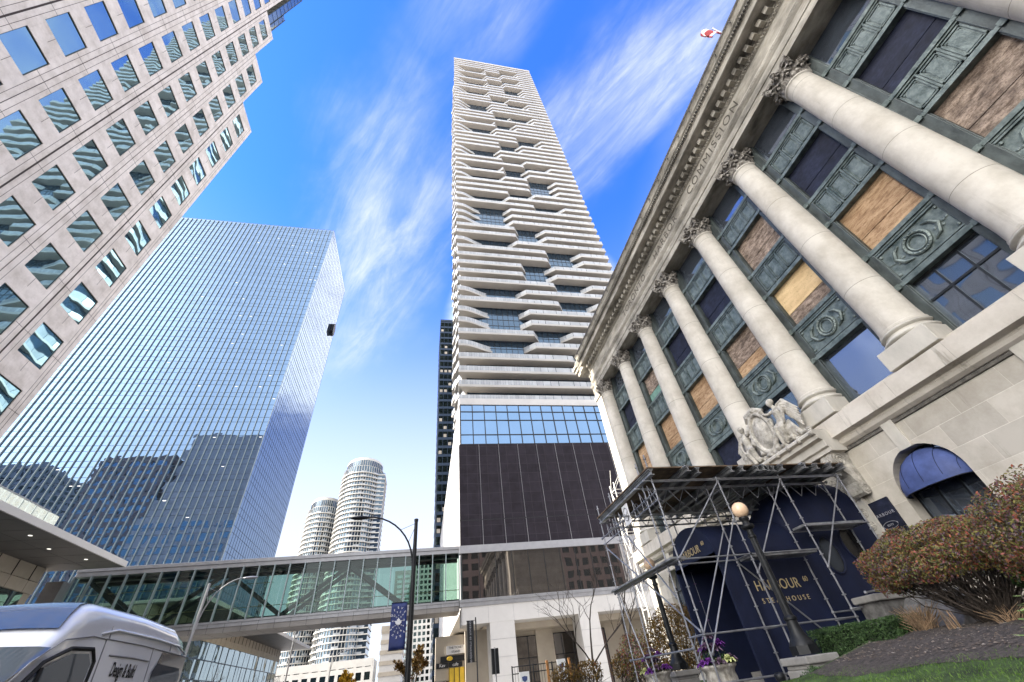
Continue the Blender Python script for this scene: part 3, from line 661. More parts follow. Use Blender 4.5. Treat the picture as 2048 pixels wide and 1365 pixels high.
# entrance cornice, consoles, sculpture
YC = 12.95
mb = MB()
pr = [(14.7,7.55),(13.55,7.55),(13.5,7.5),(13.5,7.42),(13.62,7.36),(13.62,7.22),(13.78,7.16),(13.78,6.92),(13.86,6.88),(13.86,6.74),(14.7,6.74)]
mb.prism_y(pr, YC-2.2, YC+2.2); mb.build('portal_cornice', M['stone'], B, bevel=.012)
y = YC-2.1
while y < YC+2.15:
    mb = MB(); mb.ball((13.55,y,7.44),.10,.09,.10,8,6); mb.ball((13.60,y,7.58),.06,.10,.05,8,5); mb.build('lion_mask', M['carve'], B); y += .6
for s in (-1,1):
    y0 = YC+s*1.78-.24; y1 = y0+.48; c = MB()
    sc_pr = [(14.65,6.74),(13.95,6.74)]
    pts = [(13.86,6.6),(13.82,6.42),(13.88,6.22),(14.02,6.05),(14.16,5.9),(14.24,5.7),(14.22,5.5),(14.25,5.34),(14.36,5.26),(14.5,5.3),(14.65,5.42)]
    c.prism_y(sc_pr+pts, y0, y1)
    for yy in (y0-.015, y1+.015):
        for (cx, cz, rr) in ((14.12,6.46,.24),(14.42,5.46,.14)):
            c.path([(cx+rr*(1-i/30)*math.cos(i*.55), yy, cz+rr*(1-i/30)*math.sin(i*.55)) for i in range(26)], .028, 5)
    for i in range(5):
        t = (i-2)/2; c.path([(13.90,y0+.24+t*.03,6.62),(13.80-.02*(1-t*t),y0+.24+t*.15,6.45),(13.86,y0+.24+t*.2,6.25)], [.03,.05,.02], 6)
    c.build('scroll_bracket', M['carve'], B)
mb = MB()                                                # rosette band round the portal arch
n = 26
for i in range(n):
    a0, a1 = PI*i/n, PI*(i+1)/n
    for r0, r1, x in ((1.22,1.62,14.52),(1.62,1.70,14.47)):
        q = [(x, 13.02-rr*math.cos(aa), 5.0+rr*math.sin(aa)) for rr, aa in ((r0,a0),(r1,a0),(r1,a1),(r0,a1))]; mb.face(q)
        mb.face([q[1], (14.62,q[1][1],q[1][2]), (14.62,q[2][1],q[2][2]), q[2]]); mb.face([q[0], q[3], (14.62,q[3][1],q[3][2]), (14.62,q[0][1],q[0][2])])
for s in (-1,1): mb.box(14.52,14.62,13.02+s*1.42-.2,13.02+s*1.42+.2,2,5.0); mb.box(14.47,14.62,13.02+s*1.66-.04,13.02+s*1.66+.04,2,5.0)
mb.build('portal_surround', M['stone'], B)
def rosette(yc, zc):
    c = MB(); 
    c.path([(14.515,yc+.13*math.cos(2*PI*i/16),zc+.13*math.sin(2*PI*i/16)) for i in range(17)], .022, 6)
    for i in range(6): a = 2*PI*i/6; c.ball((14.51,yc+.065*math.cos(a),zc+.065*math.sin(a)),.03,.045,.045,6,5)
    c.ball((14.50,yc,zc),.04,.035,.035,8,6); c.build('rosette', M['carve'], B)
for i in range(1, 12): a = PI*i/12; rosette(13.02-1.42*math.cos(a), 5.0+1.42*math.sin(a))
for s in (-1,1):
    for z in (4.85,4.45,4.05,3.65,3.25): rosette(13.02+s*1.42, z)
# sculpture group: one fused surface
c = MB(); zb = 7.55; X0 = 13.95
for a in (0,1): c.box(X0-.18,X0+.25,YC-2.05,YC+2.05,zb-.02,zb+.10)
c.ball((X0-.08,YC,8.60),.22,.50,.78,16,12); c.path([(X0-.18,YC+.55*math.cos(2*PI*i/24),8.62+.83*math.sin(2*PI*i/24)) for i in range(25)], .10, 8)
for i in range(10):
    a = 2*PI*i/10+.3; c.path([(X0-.12,YC+.60*math.cos(a),8.62+.9*math.sin(a)),(X0-.24,YC+.72*math.cos(a+.15),8.62+1.0*math.sin(a+.15)),(X0-.2,YC+.66*math.cos(a+.4),8.62+.96*math.sin(a+.4))], [.09,.09,.04], 6)
c.ball((X0-.1,YC+.1,9.55),.2,.34,.16); c.path([(X0-.1,YC-.5,9.4),(X0-.16,YC-.1,9.66),(X0-.16,YC+.4,9.6),(X0-.1,YC+.6,9.35)], [.08,.13,.12,.07], 8)
def figure(s, h):     # a reclining winged figure leaning on the shield (s=-1 right, +1 left)
    y = lambda t: YC + s*t
    c.ball((X0-.16,y(1.02),9.34+h),.12,.12,.155,12,10)                              # head
    c.ball((X0-.13,y(1.06),9.40+h),.14,.15,.14,10,8)                                # hair
    c.path([(X0-.12,y(1.03),9.25+h),(X0-.10,y(1.06),9.12+h),(X0-.10,y(1.10),8.9+h),(X0-.12,y(1.08),8.62+h),(X0-.12,y(1.02),8.4+h)], [.065,.09,.20,.16,.19], 10)
    c.path([(X0-.1,y(1.28),9.02+h),(X0-.2,y(1.42),8.78+h),(X0-.28,y(1.36),8.5+h),(X0-.3,y(1.28),8.3+h)], [.085,.075,.06,.045], 8)     # outer arm
    c.path([(X0-.1,y(.92),9.04+h),(X0-.22,y(.74),8.98+h),(X0-.28,y(.55),9.1+h)], [.085,.07,.05], 8)                                # inner arm
    c.path([(X0-.12,y(1.0),8.42+h),(X0-.34,y(.84),8.28+h),(X0-.28,y(.78),7.9+h),(X0-.26,y(.74),7.68)], [.17,.14,.10,.07], 9)          # leg
    c.path([(X0-.12,y(1.12),8.4+h),(X0-.36,y(1.10),8.2+h),(X0-.30,y(1.0),7.85),(X0-.28,y(.96),7.66)], [.16,.13,.10,.07], 9)
    for i in range(7): c.path([(X0+.02,y(1.12+.02*i),9.2+h-.05*i),(X0+.04,y(1.45+.03*i),9.25+h-.17*i),(X0-.02,y(1.95-.03*i),8.62-.11*i+h*.5)], [.07,.085,.03], 6)   # wing feathers
    for i in range(5): c.path([(X0-.1,y(1.0+.08*i),8.4+h),(X0-.22,y(1.12+.1*i),8.1),(X0-.16,y(1.2+.12*i),7.7)], [.06,.08,.05], 6)      # drapery
figure(-1, .05); figure(1, -.06)
rs = random.Random(3)
for i in range(170):
    t = rs.uniform(-1.95,1.95); hh = .34*max(.25, 1-abs(abs(t)-1.2)/.9)
    c.ball((X0-.12+rs.uniform(-.14,.06), YC+t, zb+.12+rs.uniform(0,hh)), rs.uniform(.04,.085), None, None, 7, 5)
o = c.build('sculpture_group', M['carve'], B)
md = o.modifiers.new('fuse', 'REMESH'); md.mode = 'VOXEL'; md.voxel_size = .022; md.use_smooth_shade = True
# flag on the roof
F_ = thing('flag', 'red and white flag flying limply above the stone roof', 'flag', (17.5,3.2,25))
mb = MB(); mb.tube((17.5,3.2,24.9),(17.5,3.2,33.2),.05,.03,8); mb.ball((17.5,3.2,33.25),.07); mb.build('flagpole', M['whitetube'], F_)
mb = MB(); P = []
for i in range(15):
    t = i/14; row = []
    for j in range(9):
        u = j/8; row.append((17.5-.05-1.1*t+.22*math.sin(t*7+u*2), 3.2+.12*math.sin(t*9+u*3)+.35*t, 32.9-1.15*u-.55*t*t+.1*math.sin(u*5+t*4)))
    P.append(row)
b0 = len(mb.v); mb.grid(P)
for fi in range(len(mb.f)):
    i = fi//8; mb.m[fi] = 0 if (i < 4 or i > 9) else 1
    if 5 <= i <= 8 and 2 <= fi % 8 <= 5: mb.m[fi] = 0
mb.build('flag_cloth', [M['red'], M['flagwhite']], F_, smooth=True)
# ------------------------------------------------------------------ pink granite office building on the left
G = thing('granite_office', 'pink granite office block with square mirrored windows and stepped roofline', 'building', (-40,10,0))
GX = -27.0; WY = [(28.05-4.02*c)*.9 for c in range(0, 8)]; WW = 2.21; WZ = [21.72+4.383*j for j in range(-5, 20)]; WH = 2.64
TOPS = [65.9, 74.6, 83.3] + [108]*8
wall = MB(); jn = MB(); wins = []
EDGE = [28.42] + [(WY[c]+WY[c-1]+WW)/2 for c in range(1, 8)] + [WY[-1]-.7]
for c in range(8):
    yb_, ya_ = EDGE[c], EDGE[c+1]; y0, y1 = WY[c], WY[c]+WW; top = TOPS[c]
    wall.face([(GX,ya_,0),(GX,ya_,top),(GX,y0,top),(GX,y0,0)]); wall.face([(GX,y1,0),(GX,y1,top),(GX,yb_,top),(GX,yb_,0)])
    zp = 0
    for z in WZ:
        if z+WH+1 > top: break
        wall.face([(GX,y0,zp),(GX,y0,z),(GX,y1,z),(GX,y1,zp)]); zp = z+WH
        D = GX-.10
        for q in ([(GX,y0,z),(D,y0,z),(D,y1,z),(GX,y1,z)],[(GX,y0,z+WH),(GX,y1,z+WH),(D,y1,z+WH),(D,y0,z+WH)],[(GX,y0,z),(GX,y0,z+WH),(D,y0,z+WH),(D,y0,z)],[(GX,y1,z),(D,y1,z),(D,y1,z+WH),(GX,y1,z+WH)]): wall.face(q)
        wins.append((y0,y1,z,z+WH))
        jn.box(GX-.02,GX+.004,y1,yb_,z+WH/2-.014,z+WH/2+.014); jn.box(GX-.02,GX+.004,ya_,y0,z+WH/2-.014,z+WH/2+.014)
        for zz in (z-.06,): jn.box(GX-.02,GX+.0035,y0+WW*.5-.012,y0+WW*.5+.012,z-.87,z)
    wall.face([(GX,y0,zp),(GX,y0,top),(GX,y1,top),(GX,y1,zp)])
    wd = .055 if c in (0,2,4,6,8) else .022
    jn.box(GX-.02,GX+.006,ya_-wd,ya_+wd,0,top-.05)
    for yy in (y1+.30,): jn.box(GX-.02,GX+.003,yy-.012,yy+.012,0,top-.05); jn.box(GX-.02,GX+.003,y0-.30-.012,y0-.30+.012,0,top-.05)
    nxt = TOPS[c-1] if c else 0                      # the step's end wall and roof
    wall.face([(GX,yb_,nxt),(GX,yb_,top),(-110,yb_,top),(-110,yb_,nxt)]); wall.face([(GX,yb_,top),(GX,ya_,top),(-110,ya_,top),(-110,yb_,top)])
for z in (WZ[0]-.87,): pass
jn.box(GX-.02,GX+.005,28.0,28.03,0,65.8)
wall.box(-110,-27.05,EDGE[-1]-.1,EDGE[-1],0,108)
wall.build('granite_wall', M['granite'], G)
jn.build('panel_joint', M['joint'], G)
# north end wall with its own windows (seen mirrored in the glass tower)
e = MB(); 
for k in range(20):
    x0 = -32-4*k
    for z in WZ:
        if z+WH+1 < 65.9: e.box(x0-2.3,x0,28.425,28.45,z,z+WH)
e.build('end_wall_glazing', M['officeglass'], G)
wins.sort(key=lambda q: (q[0]-8)**2*0 + abs(q[0]-20)*1.2 + abs(q[2]-45)*.6 if q[0] > 2 else 999)
def win_mesh(mb, q, fr):
    y0, y1, z0, z1 = q; x = GX-.085; n = 5; P = []
    bx, by = random.uniform(-.007,.007), random.uniform(-.009,.009); bul = random.uniform(-.004,.008)
    for i in range(n):
        t = i/(n-1); row = []
        for j in range(n):
            u = j/(n-1); row.append((x + bul*math.sin(PI*t)*math.sin(PI*u) + bx*(t-.5)*.5 + by*(u-.5)*.5, y0+(y1-y0)*u, z0+(z1-z0)*t))
        P.append(row)
    mb.grid(P)
    for a, b, c_, d_ in ((y0,y0+.05,z0,z1),(y1-.05,y1,z0,z1),(y0,y1,z0,z0+.05),(y0,y1,z1-.05,z1)): fr.box(GX-.1,GX-.055,a,b,c_,d_)
for i, q in enumerate(wins[:98]):
    mb, fr = MB(), MB(); win_mesh(mb, q, fr); o = mb.build('window', M['officeglass'], G, smooth=True); fr.build('window_frame', M['greenframe'], o)
mb, fr = MB(), MB()
for q in wins[98:]: win_mesh(mb, q, fr)
tag(mb.build('window', M['officeglass'], G, smooth=True), kind='stuff'); tag(fr.build('window_frame', M['greenframe'], G), kind='stuff')
for (y0, y1, z0, z1) in ((17.95,19.1,83.35,104),(19.12,19.9,83.35,91.2)):
    mb = MB(); mb.box(-45,-27.05,y0,y1,z0,z1); a = mb.build('glazed_step', M['podglass'], G)
    mb = MB(); z = z0
    while z <= z1: mb.box(-45.03,-27.02,y0-.02,y1+.02,z-.04,z+.03); z += 2.2
    for yy in (y0,y1): mb.box(-27.05,-26.98,yy-.04,yy+.04,z0,z1)
    mb.build('glazing_bar', M['greenframe'], a)
# dark slabs behind the photographer, seen only as reflections
def grid_tower(name, label, cat, x0, x1, y0, y1, h, fh, bw, wall_m, glass_m, base=0, ribbon=False, group=None):
    t = thing(name, label, cat, ((x0+x1)/2,(y0+y1)/2,0), group)
    MB().box(x0+.25,x1-.25,y0+.25,y1-.25,base,h-.3).build('glazing', glass_m, t)
    mb = MB(); z = base
    while z < h-.5: mb.box(x0,x1,y0,y1,z,z+fh*.38); z += fh
    mb.box(x0-.1,x1+.1,y0-.1,y1+.1,h-fh*.6,h)
    mb.build('floor_band', wall_m, t)
    if not ribbon:
        mb = MB(); x = x0
        while x < x1: mb.box(x,x+bw*.35,y0-.02,y0+.3,base,h-.2); mb.box(x,x+bw*.35,y1-.3,y1+.02,base,h-.2); x += bw
        y = y0
        while y < y1: mb.box(x0-.02,x0+.3,y,y+bw*.35,base,h-.2); mb.box(x1-.3,x1+.02,y,y+bw*.35,base,h-.2); y += bw
        mb.build('pier', wall_m, t)
    return t
grid_tower('concrete_slab_tower', 'dark grey concrete slab tower beyond the pink granite block', 'building', -250,-190,-60,-20,112,3.9,3.4,M['greywall'],M['darkglass'])
grid_tower('stone_office_block', 'buff stone office block facing the viewer from behind, across the cross street', 'building', -6,70,-84,-48,50,3.9,3.4,M['brownwall'],M['darkglass'])
grid_tower('brick_slab_tower', 'brown concrete office slab standing across the street behind the viewer', 'building', -140,-112,-30,20,96,3.9,3.6,M['brownwall'],M['officeglass'])
# ------------------------------------------------------------------ glass office tower
A = thing('glass_tower', 'tall blue mirrored glass office tower with fine vertical fins', 'building', (-70,123,0))
ax0, ax1, ay0, ay1, ah = -106.0, -43.4, 106.0, 140.0, 155.0
mb = MB(); nx = 40; nz = 78; rs = random.Random(5)
def pane_wall(mb, P0, U, n, L, zs, out, amp):
    P0 = Vector(P0); U = Vector(U); out = Vector(out)
    for i in range(n):
        for z0, z1 in zip(zs, zs[1:]):
            p = P0 + U*(L*i/n); q = P0 + U*(L*(i+1)/n)
            a, b, c_ = (rs.gauss(0, amp) for _ in range(3))
            mb.face([(p.x+out.x*a, p.y+out.y*a, z0), (q.x+out.x*b, q.y+out.y*b, z0), (q.x+out.x*(b+c_), q.y+out.y*(b+c_), z1), (p.x+out.x*(a+c_), p.y+out.y*(a+c_), z1)])
zs = []; z = 0
while z < ah-1: zs += [z, z+2.6]; z += 4.05
zs.append(ah)
pane_wall(mb, (ax0,ay0,0), (1,0,0), nx, ax1-ax0, zs, (0,-1,0), .0022)
pane_wall(mb, (ax1,ay0,0), (0,1,0), 22, ay1-ay0, zs, (1,0,0), .0015)
mb.box(ax0+.3,ax1-.3,ay0+.3,ay1,0,ah-2)
cw = mb.build('curtain_wall', M['curtain'], A)
mb = MB()
for z in zs: mb.box(ax0,ax1+.02,ay0-.03,ay0+.05,z-.045,z+.045); mb.box(ax1-.05,ax1+.03,ay0,ay1,z-.035,z+.035)
for i in range(23): y = ay0+(ay1-ay0)*i/22; mb.box(ax1-.03,ax1+.04,y-.035,y+.035,0,ah)
mb.build('floor_line', M['mull'], cw)
for i in range(nx+1):
    x = ax0+(ax1-ax0)*i/nx; MB().box(x-.045,x+.045,ay0-.34,ay0+.02,0,ah+1.2).build('fin', M['fin'], A)
LM = bpy.data.materials.new('ceiling_light'); LM.use_nodes = True; LM.node_tree.nodes['Principled BSDF'].inputs['Emission Color'].default_value = (1,.96,.85,1); LM.node_tree.nodes['Principled BSDF'].inputs['Emission Strength'].default_value = .28
mb = MB()
for i in range(46):
    k = rs.randrange(3, nx); zz = zs[2*rs.randrange(8, 37)]+2.0; x = ax0+(ax1-ax0)*(k+.5)/nx
    MB().box(x-.32,x+.32,ay0-.035,ay0-.03,zz,zz+.12).build('lit_ceiling', LM, A)
mb = MB()                                                   # crest sign on the side
pts = [(0,1),(.8,.55),(.8,-.5),(0,-1),(-.8,-.5),(-.8,.55)]
mb.v += [(ax1+.1, ay1-4.2+a*1.9, 126+b*3.6) for a, b in pts] + [(ax1+1.2, ay1-4.2+a*1.9, 126+b*3.6) for a, b in pts]
mb.f += [tuple(range(6)), tuple(range(11,5,-1))] + [(i,(i+1)%6,6+(i+1)%6,6+i) for i in range(6)]; mb.m += [0]*8
mb.build('crest_sign', M['black'], A, fixn=True)
# ------------------------------------------------------------------ white balcony tower with podium
H = thing('balcony_tower', 'very tall white tower with rippling balcony bands above a charcoal podium', 'building', (22,64,0))
tx0, tx1, ty0, ty1 = 4.3, 40.3, 52.0, 76.5; GY = 53.75; Z0, FH, NF = 35.4, 2.885, 65
MB().box(tx0+1.5,tx1-1.5,GY,ty1-1.5,34,Z0+FH*NF).build('tower_glazing', M['towerglass'], H)
mb = MB(); x = tx0+1.5
while x < tx1-1.4: mb.box(x-.035,x+.035,GY-.05,GY+.02,34,Z0+FH*NF); x += 1.05
for k in range(NF+1):
    for dz in (-.35, .95): mb.box(tx0+1.5,tx1-1.5,GY-.045,GY+.02,Z0+FH*k+dz-.05,Z0+FH*k+dz+.05)
mb.build('glazing_bar', M['blackmull'], H)
BX = {'A':(11.6,16.2),'B':(19.6,23.7),'C':(26.0,31.1)}
REC = {'A':[(47,49.8),(52.8,59.1),(62,64.5),(79.3,82.2),(88,96.9),(100.9,102.8),(113,115),(118,120),(127.8,131.5),(144.9,149.3),(154,156),(165.7,172.7),(182.7,187.6),(196,199),(205,207),(213,215)],
 'B':[(50,52.6),(67.9,73.2),(82.2,87.9),(103.6,105),(115.2,120.5),(124.4,126),(133.3,137.3),(150.4,154.7),(160,162),(178,180),(198.4,201.9),(210,212)],
 'C':[(44.6,47),(58.9,61.8),(64.9,67.5),(73.6,78.9),(97.7,99.8),(106.4,114.3),(120.9,123),(138.6,143.2),(159.5,164.1),(174.6,177.5),(189.1,195),(203,206),(216,219)]}
RECK = {}
for b_, L_ in REC.items():
    RECK[b_] = set()
    for lo_, hi_ in L_:
        t_ = lo_/52; a_ = lo_-1.75*t_+1.0; c_ = hi_-2.885+.55
        ks = [k for k in range(65) if min(a_, c_-1.6) <= Z0+FH*k <= c_]; RECK[b_].update(ks)
def sm(t): t = max(0, min(1, t)); return t*t*(3-2*t)
FULL = GY-ty0
for k in range(NF+1):
    zk = Z0+FH*k; rec = {b: k in RECK[b] for b in 'ABC'}
    def depth(x):
        d_ = 1.0
        if rec['A']:
            if x < 11.6: d_ = min(d_, 1-1.04*sm((x-5.2)/6.0))
            elif x <= 16.2: d_ = min(d_, -.04)
            else: d_ = min(d_, -.04+1.04*min(1, (x-16.2)/2.1))
        for b in 'BC':
            if rec[b]:
                a, c_ = BX[b]
                if a <= x <= c_: d_ = min(d_, -.04)
                elif x < a: d_ = min(d_, -.04+1.04*min(1, (a-x)/1.3))
                else: d_ = min(d_, -.04+1.04*min(1, (x-c_)/2.3))
        return FULL*d_
    if k == NF: depth = lambda x: FULL
    xs = sorted(set([tx0+.0, tx1]+[tx0+.45*i for i in range(1, 28)]+[16.2,17.2,18.3,19.6,21,23.7,24.8,26.0,28,31.1,32.2,33.4,36]))
    front = [(x, GY-depth(x)) for x in xs]
    def ldep(y): return 1.35*(.55+.45*math.sin(y*.55+k*.62+.9*math.sin(k*.33)))
    left = [(tx0+1.6-ldep(y)*(1 if y > 53.5 else .5)-(0 if y > 53.5 else .5), y) for y in (76,74,72,70,68,66,64,62,60,58,56,54.2)]
    poly = front + [(tx1, ty1), (tx0+1.6, ty1)] + left
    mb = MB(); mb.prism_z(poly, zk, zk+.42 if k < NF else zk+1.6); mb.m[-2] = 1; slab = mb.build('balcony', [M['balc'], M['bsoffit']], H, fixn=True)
    if k < NF:
        g2 = MB(); gl = left + front + [(tx1, ty1)]
        gl = [(x+.05 if y > 53.9 and x < 20 else x, y+.05 if y < 53.9 else y) for x, y in gl]
        for (a, b) in zip(gl, gl[1:]):
            if a[1] > GY-.02 and b[1] > GY-.02 and a[0] > tx0+2 and a[0] < tx1-1:
                if g2.f: g2.build('balustrade', M['guard'], slab); g2 = MB()
                continue
            L = math.hypot(b[0]-a[0], b[1]-a[1]); nn = max(1, int(L/1.35))
            for i in range(nn):
                p = (a[0]+(b[0]-a[0])*(i+.02)/nn, a[1]+(b[1]-a[1])*(i+.02)/nn); q = (a[0]+(b[0]-a[0])*(i+.98)/nn, a[1]+(b[1]-a[1])*(i+.98)/nn)
                g2.face([(p[0],p[1],zk+.42),(q[0],q[1],zk+.42),(q[0],q[1],zk+1.38),(p[0],p[1],zk+1.38)])
        if g2.f: g2.build('balustrade', M['guard'], slab)
# podium
mb = MB(); mb.box(4.35,46,52.3,126,28.4,34.6); mb.box(4.3,46.05,51.95,126,34.75,36.0); mb.box(4.4,46,52.4,126,8.9,28.4); mb.build('podium_wall', M['white'], H)
mb = MB(); rs = random.Random(8)
pane_wall(mb, (4.45,51.9,0), (1,0,0), 23, 41.4, [28.2,29.7,32.1,33.55,34.75], (0,-1,0), .008); bgm = mb.build('band_window', M['bandglass'], H)
mb = MB()
for i in range(24): x = 4.45+41.4*i/23; mb.box(x-.06,x+.06,51.8,51.93,28.1,34.8)
for z in (28.2,29.7,32.1,33.55,34.75): mb.box(4.4,45.9,51.82,51.92,z-.06,z+.06)
mb.build('window_bar', M['blackmull'], bgm)
mb = MB(); 
for i in range(15): x0 = 4.15+2.8*i+.0; mb.box(x0+.03,x0+2.77,51.62,52.3,14.95,28.08)
mb.build('charcoal_cladding', M['bill'], H)
mb = MB()
for i in range(1, 15): mb.box(4.15+2.8*i-.016,4.15+2.8*i+.016,51.60,51.66,17.9,28.05); mb.box(4.15+2.8*i-.02,4.15+2.8*i+.02,51.607,51.66,14.96,17.8)
mb.build('cladding_strip', M['greyedge'], H)
MB().box(4.1,46,51.605,51.66,17.78,17.86).build('shadow_joint', M['blackmull'], H)
mb = MB(); mb.box(4.0,46,51.5,52.4,14.1,14.93); mb.build('trim_band', M['greyedge'], H, bevel=.02)
mb = MB(); mb.prism_z([(4.02,51.62),(46,51.62),(46,52.4),(4.02,52.4)], 8.8, 9.5); mb.box(4.02,46,51.55,51.7,9.2,9.32); mb.build('sill_band', M['metalpanel'], H)
mb = MB(); rs = random.Random(4); pane_wall(mb, (4.3,51.66,0), (1,0,0), 21, 41.7, [9.5,14.1], (0,-1,0), .005); lb = mb.build('lobby_window', M['lobbyglass'], H)
mb = MB()
for i in range(22): x = 4.3+41.7*i/21; mb.box(x-.03,x+.03,51.58,51.67,9.5,14.1)
mb.build('window_bar', M['blackmull'], lb)
mb = MB(); mb.box(4.2,46,51.7,54.5,7.2,8.8); 
for x0, x1 in ((7.2,9.9),(17.3,19.6),(26,28.5)): mb.box(x0,x1,51.72,54.5,0,7.2)
mb.build('portico', M['white'], H)
mb = MB()
for z in (1.2,2.7,4.2,5.7): 
    for x0, x1 in ((7.2,9.9),(17.3,19.6)): mb.box(x0,x1,51.705,51.73,z-.012,z+.012)
for i in range(15): mb.box(4.3+2.8*i-.012,4.3+2.8*i+.012,51.685,51.71,7.2,8.8)
mb.build('panel_joint', M['greyedge'], H)
mb = MB(); mb.box(5.0,46,57.2,58,0,7.2); mb.box(9.0,46,54.5,57.2,6.6,7.2); mb.box(13.3,15.4,56.9,57.3,0,6.6); mb.build('portico_back', M['beige'], H)
mb = MB(); rs = random.Random(6); pane_wall(mb, (9.5,57.1,0), (1,0,0), 9, 12.5, [0,1.9,4.1,6.1], (0,-1,0), .01); w1 = mb.build('shop_window', M['lobbyglass'], H)
mb = MB()
for i in range(10): x = 9.5+12.5*i/9; mb.box(x-.04,x+.04,57.0,57.12,0,6.1)
for z in (1.9,4.1,6.1): mb.box(9.5,22,57.01,57.13,z-.04,z+.04)
mb.build('window_bar', M['blackmull'], w1)
mb = MB(); mb.box(8.6,46,58.3,126,0,8.6); mb.box(4.36,8.6,75,126,0,8.6); mb.build('shop_wall', M['beige'], H)
def wallsign(name, label, lines, x0, x1, z0, z1, y, m, tm, size, group=None):
    t = thing(name, label, 'sign', ((x0+x1)/2, y, z0), group)
    MB().box(x0,x1,y,y+.12,z0,z1).build('sign_panel', M[m], t)
    if lines:
        mb = MB()
        for i, s in enumerate(lines): add_text(mb, s, size, ((x0+x1)/2, y-.006, z1-(i+.5)*(z1-z0)/len(lines)), (1,0,0), (0,0,1), extrude=.01)
        mb.build('lettering', M[tm], t)
# ------------------------------------------------------------------ other towers
D = thing('dark_tower', 'slim dark green glass tower rising behind the white balcony tower', 'building', (16,165,0))
MB().box(3.6,34,150,178,0,149).build('curtain_wall', M['darkglass'], D)
mb = MB(); z = 3
while z < 149: mb.box(3.45,34.1,149.9,178,z,z+1.1); z += 3.7
mb.box(3.45,34.1,149.9,178,148,149.6); mb.build('floor_band', M['mull'], D)
mb = MB()
for i in range(17): mb.box(3.6+1.9*i-.07,3.6+1.9*i+.07,149.8,150.05,0,149)
mb.build('mullion', M['mull'], D)
mb = MB()
for i in range(26):
    rs_ = random.Random(i); x = 3.9+1.9*rs_.randrange(0,3); z = 4.2+3.7*rs_.randrange(4,38); MB().box(x,x+1.2,149.93,149.96,z,z+1.4).build('lit_blind', M['beige'], D)
def condo(label, cx, cy, rx, ry, h, fh, lift, a0=-PI, a1=0, wing=None, group='curved white condominium towers'):
    t = thing('condominium_tower', label, 'building', (cx,cy,0), group)
    def plan(sc_): return [(cx+rx*sc_*math.cos(a0+(a1-a0)*i/26), cy+ry*sc_*math.sin(a0+(a1-a0)*i/26)) for i in range(27)]
    MB().prism_z(plan(.955), 0, h-.5).build('glazing', M['condoglass'], t, fixn=True)
    nf = int(h/fh)
    for k in range(nf):
        z = k*fh
        mb = MB(); mb.prism_z(plan(1.02), z, z+.5)
        mb.build('floor_slab', M['condo'], t, fixn=True)
    mb = MB(); P = plan(.985)
    for k in range(nf):
        z = k*fh+.55
        for i in range(26):
            if (i*7+k//9) % 5 in (0,2): mb.face([(*P[i],z),(*P[i+1],z),(*P[i+1],z+.95),(*P[i],z+.95)])
    tag(mb.build('balcony_guard', M['guard'], t), kind='stuff')
    mb = MB(); P = plan(.97)
    for i in range(0, 27):
        x, y = P[i]; mb.box(x-.14,x+.14,y-.14,y+.14,0,h-.5)
    mb.build('pier', M['condo'], t, fixn=True)
    mb = MB(); mb.prism_z(plan(.86), h-.5, h+5.5); mb.prism_z(plan(.8), h+5.5, h+7); mb.build('roof_drum', M['condo'], t, fixn=True)
    mb = MB(); P = plan(.865)
    for i in range(2,25): (x,y),(x2,y2) = P[i],P[i+1]; mb.face([(x+(x2-x)*.15,y-.05,h+.6),(x+(x2-x)*.85,y2-.05,h+.6),(x+(x2-x)*.85,y2-.05,h+4.6),(x+(x2-x)*.15,y-.05,h+4.6)])
    mb.build('drum_window', M['condoglass'], t)
    if wing:
        x0, x1, y0, y1, hh = wing
        MB().box(x0+.4,x1-.3,y0+.4,y1,0,hh-.3).build('wing_glazing', M['condoglass'], t)
        mb = MB(); z = 0
        while z < hh: mb.box(x0,x1,y0,y1,z,z+.55); z += fh
        mb.build('wing_slab', M['condo'], t)
        mb = MB(); z = 0
        while z < hh-fh: mb.box(x0-.02,x0+(x1-x0)*.62,y0-.02,y0+.08,z+.55,z+1.5); z += fh
        tag(mb.build('wing_guard', M['guard'], t), kind='stuff')
    return t
condo('taller curved white condominium tower with round crown', -46.5, 305, 15, 18, 134, 3.05, 0, wing=(-36.5,-30.2,293,312,130))
condo('shorter curved white condominium tower left of the taller one', -72, 320, 12, 16, 112, 3.05, 0, wing=(-66,-57,316,330,108))
grid_tower('condominium_podium', 'low pale stone podium block with dark gridded windows under the condominiums', 'building', -96,-24,270,288,21,5.2,4.2,M['condo'],M['darkglass'])
grid_tower('glass_apartment_block', 'pale green glass apartment block right of the white condominiums', 'building', -20,-9,335,355,74,3.1,5.2,M['condo'],M['podglass'])
grid_tower('apartment_slab', 'distant cream apartment slab with small square windows', 'building', -8,8,300,330,72,3.0,2.6,M['condo'],M['darkglass'])
grid_tower('parking_block', 'low beige block with horizontal bands beside the street', 'building', -17,-7.5,220,250,28,3.6,30,M['beige'],M['white'], ribbon=True)
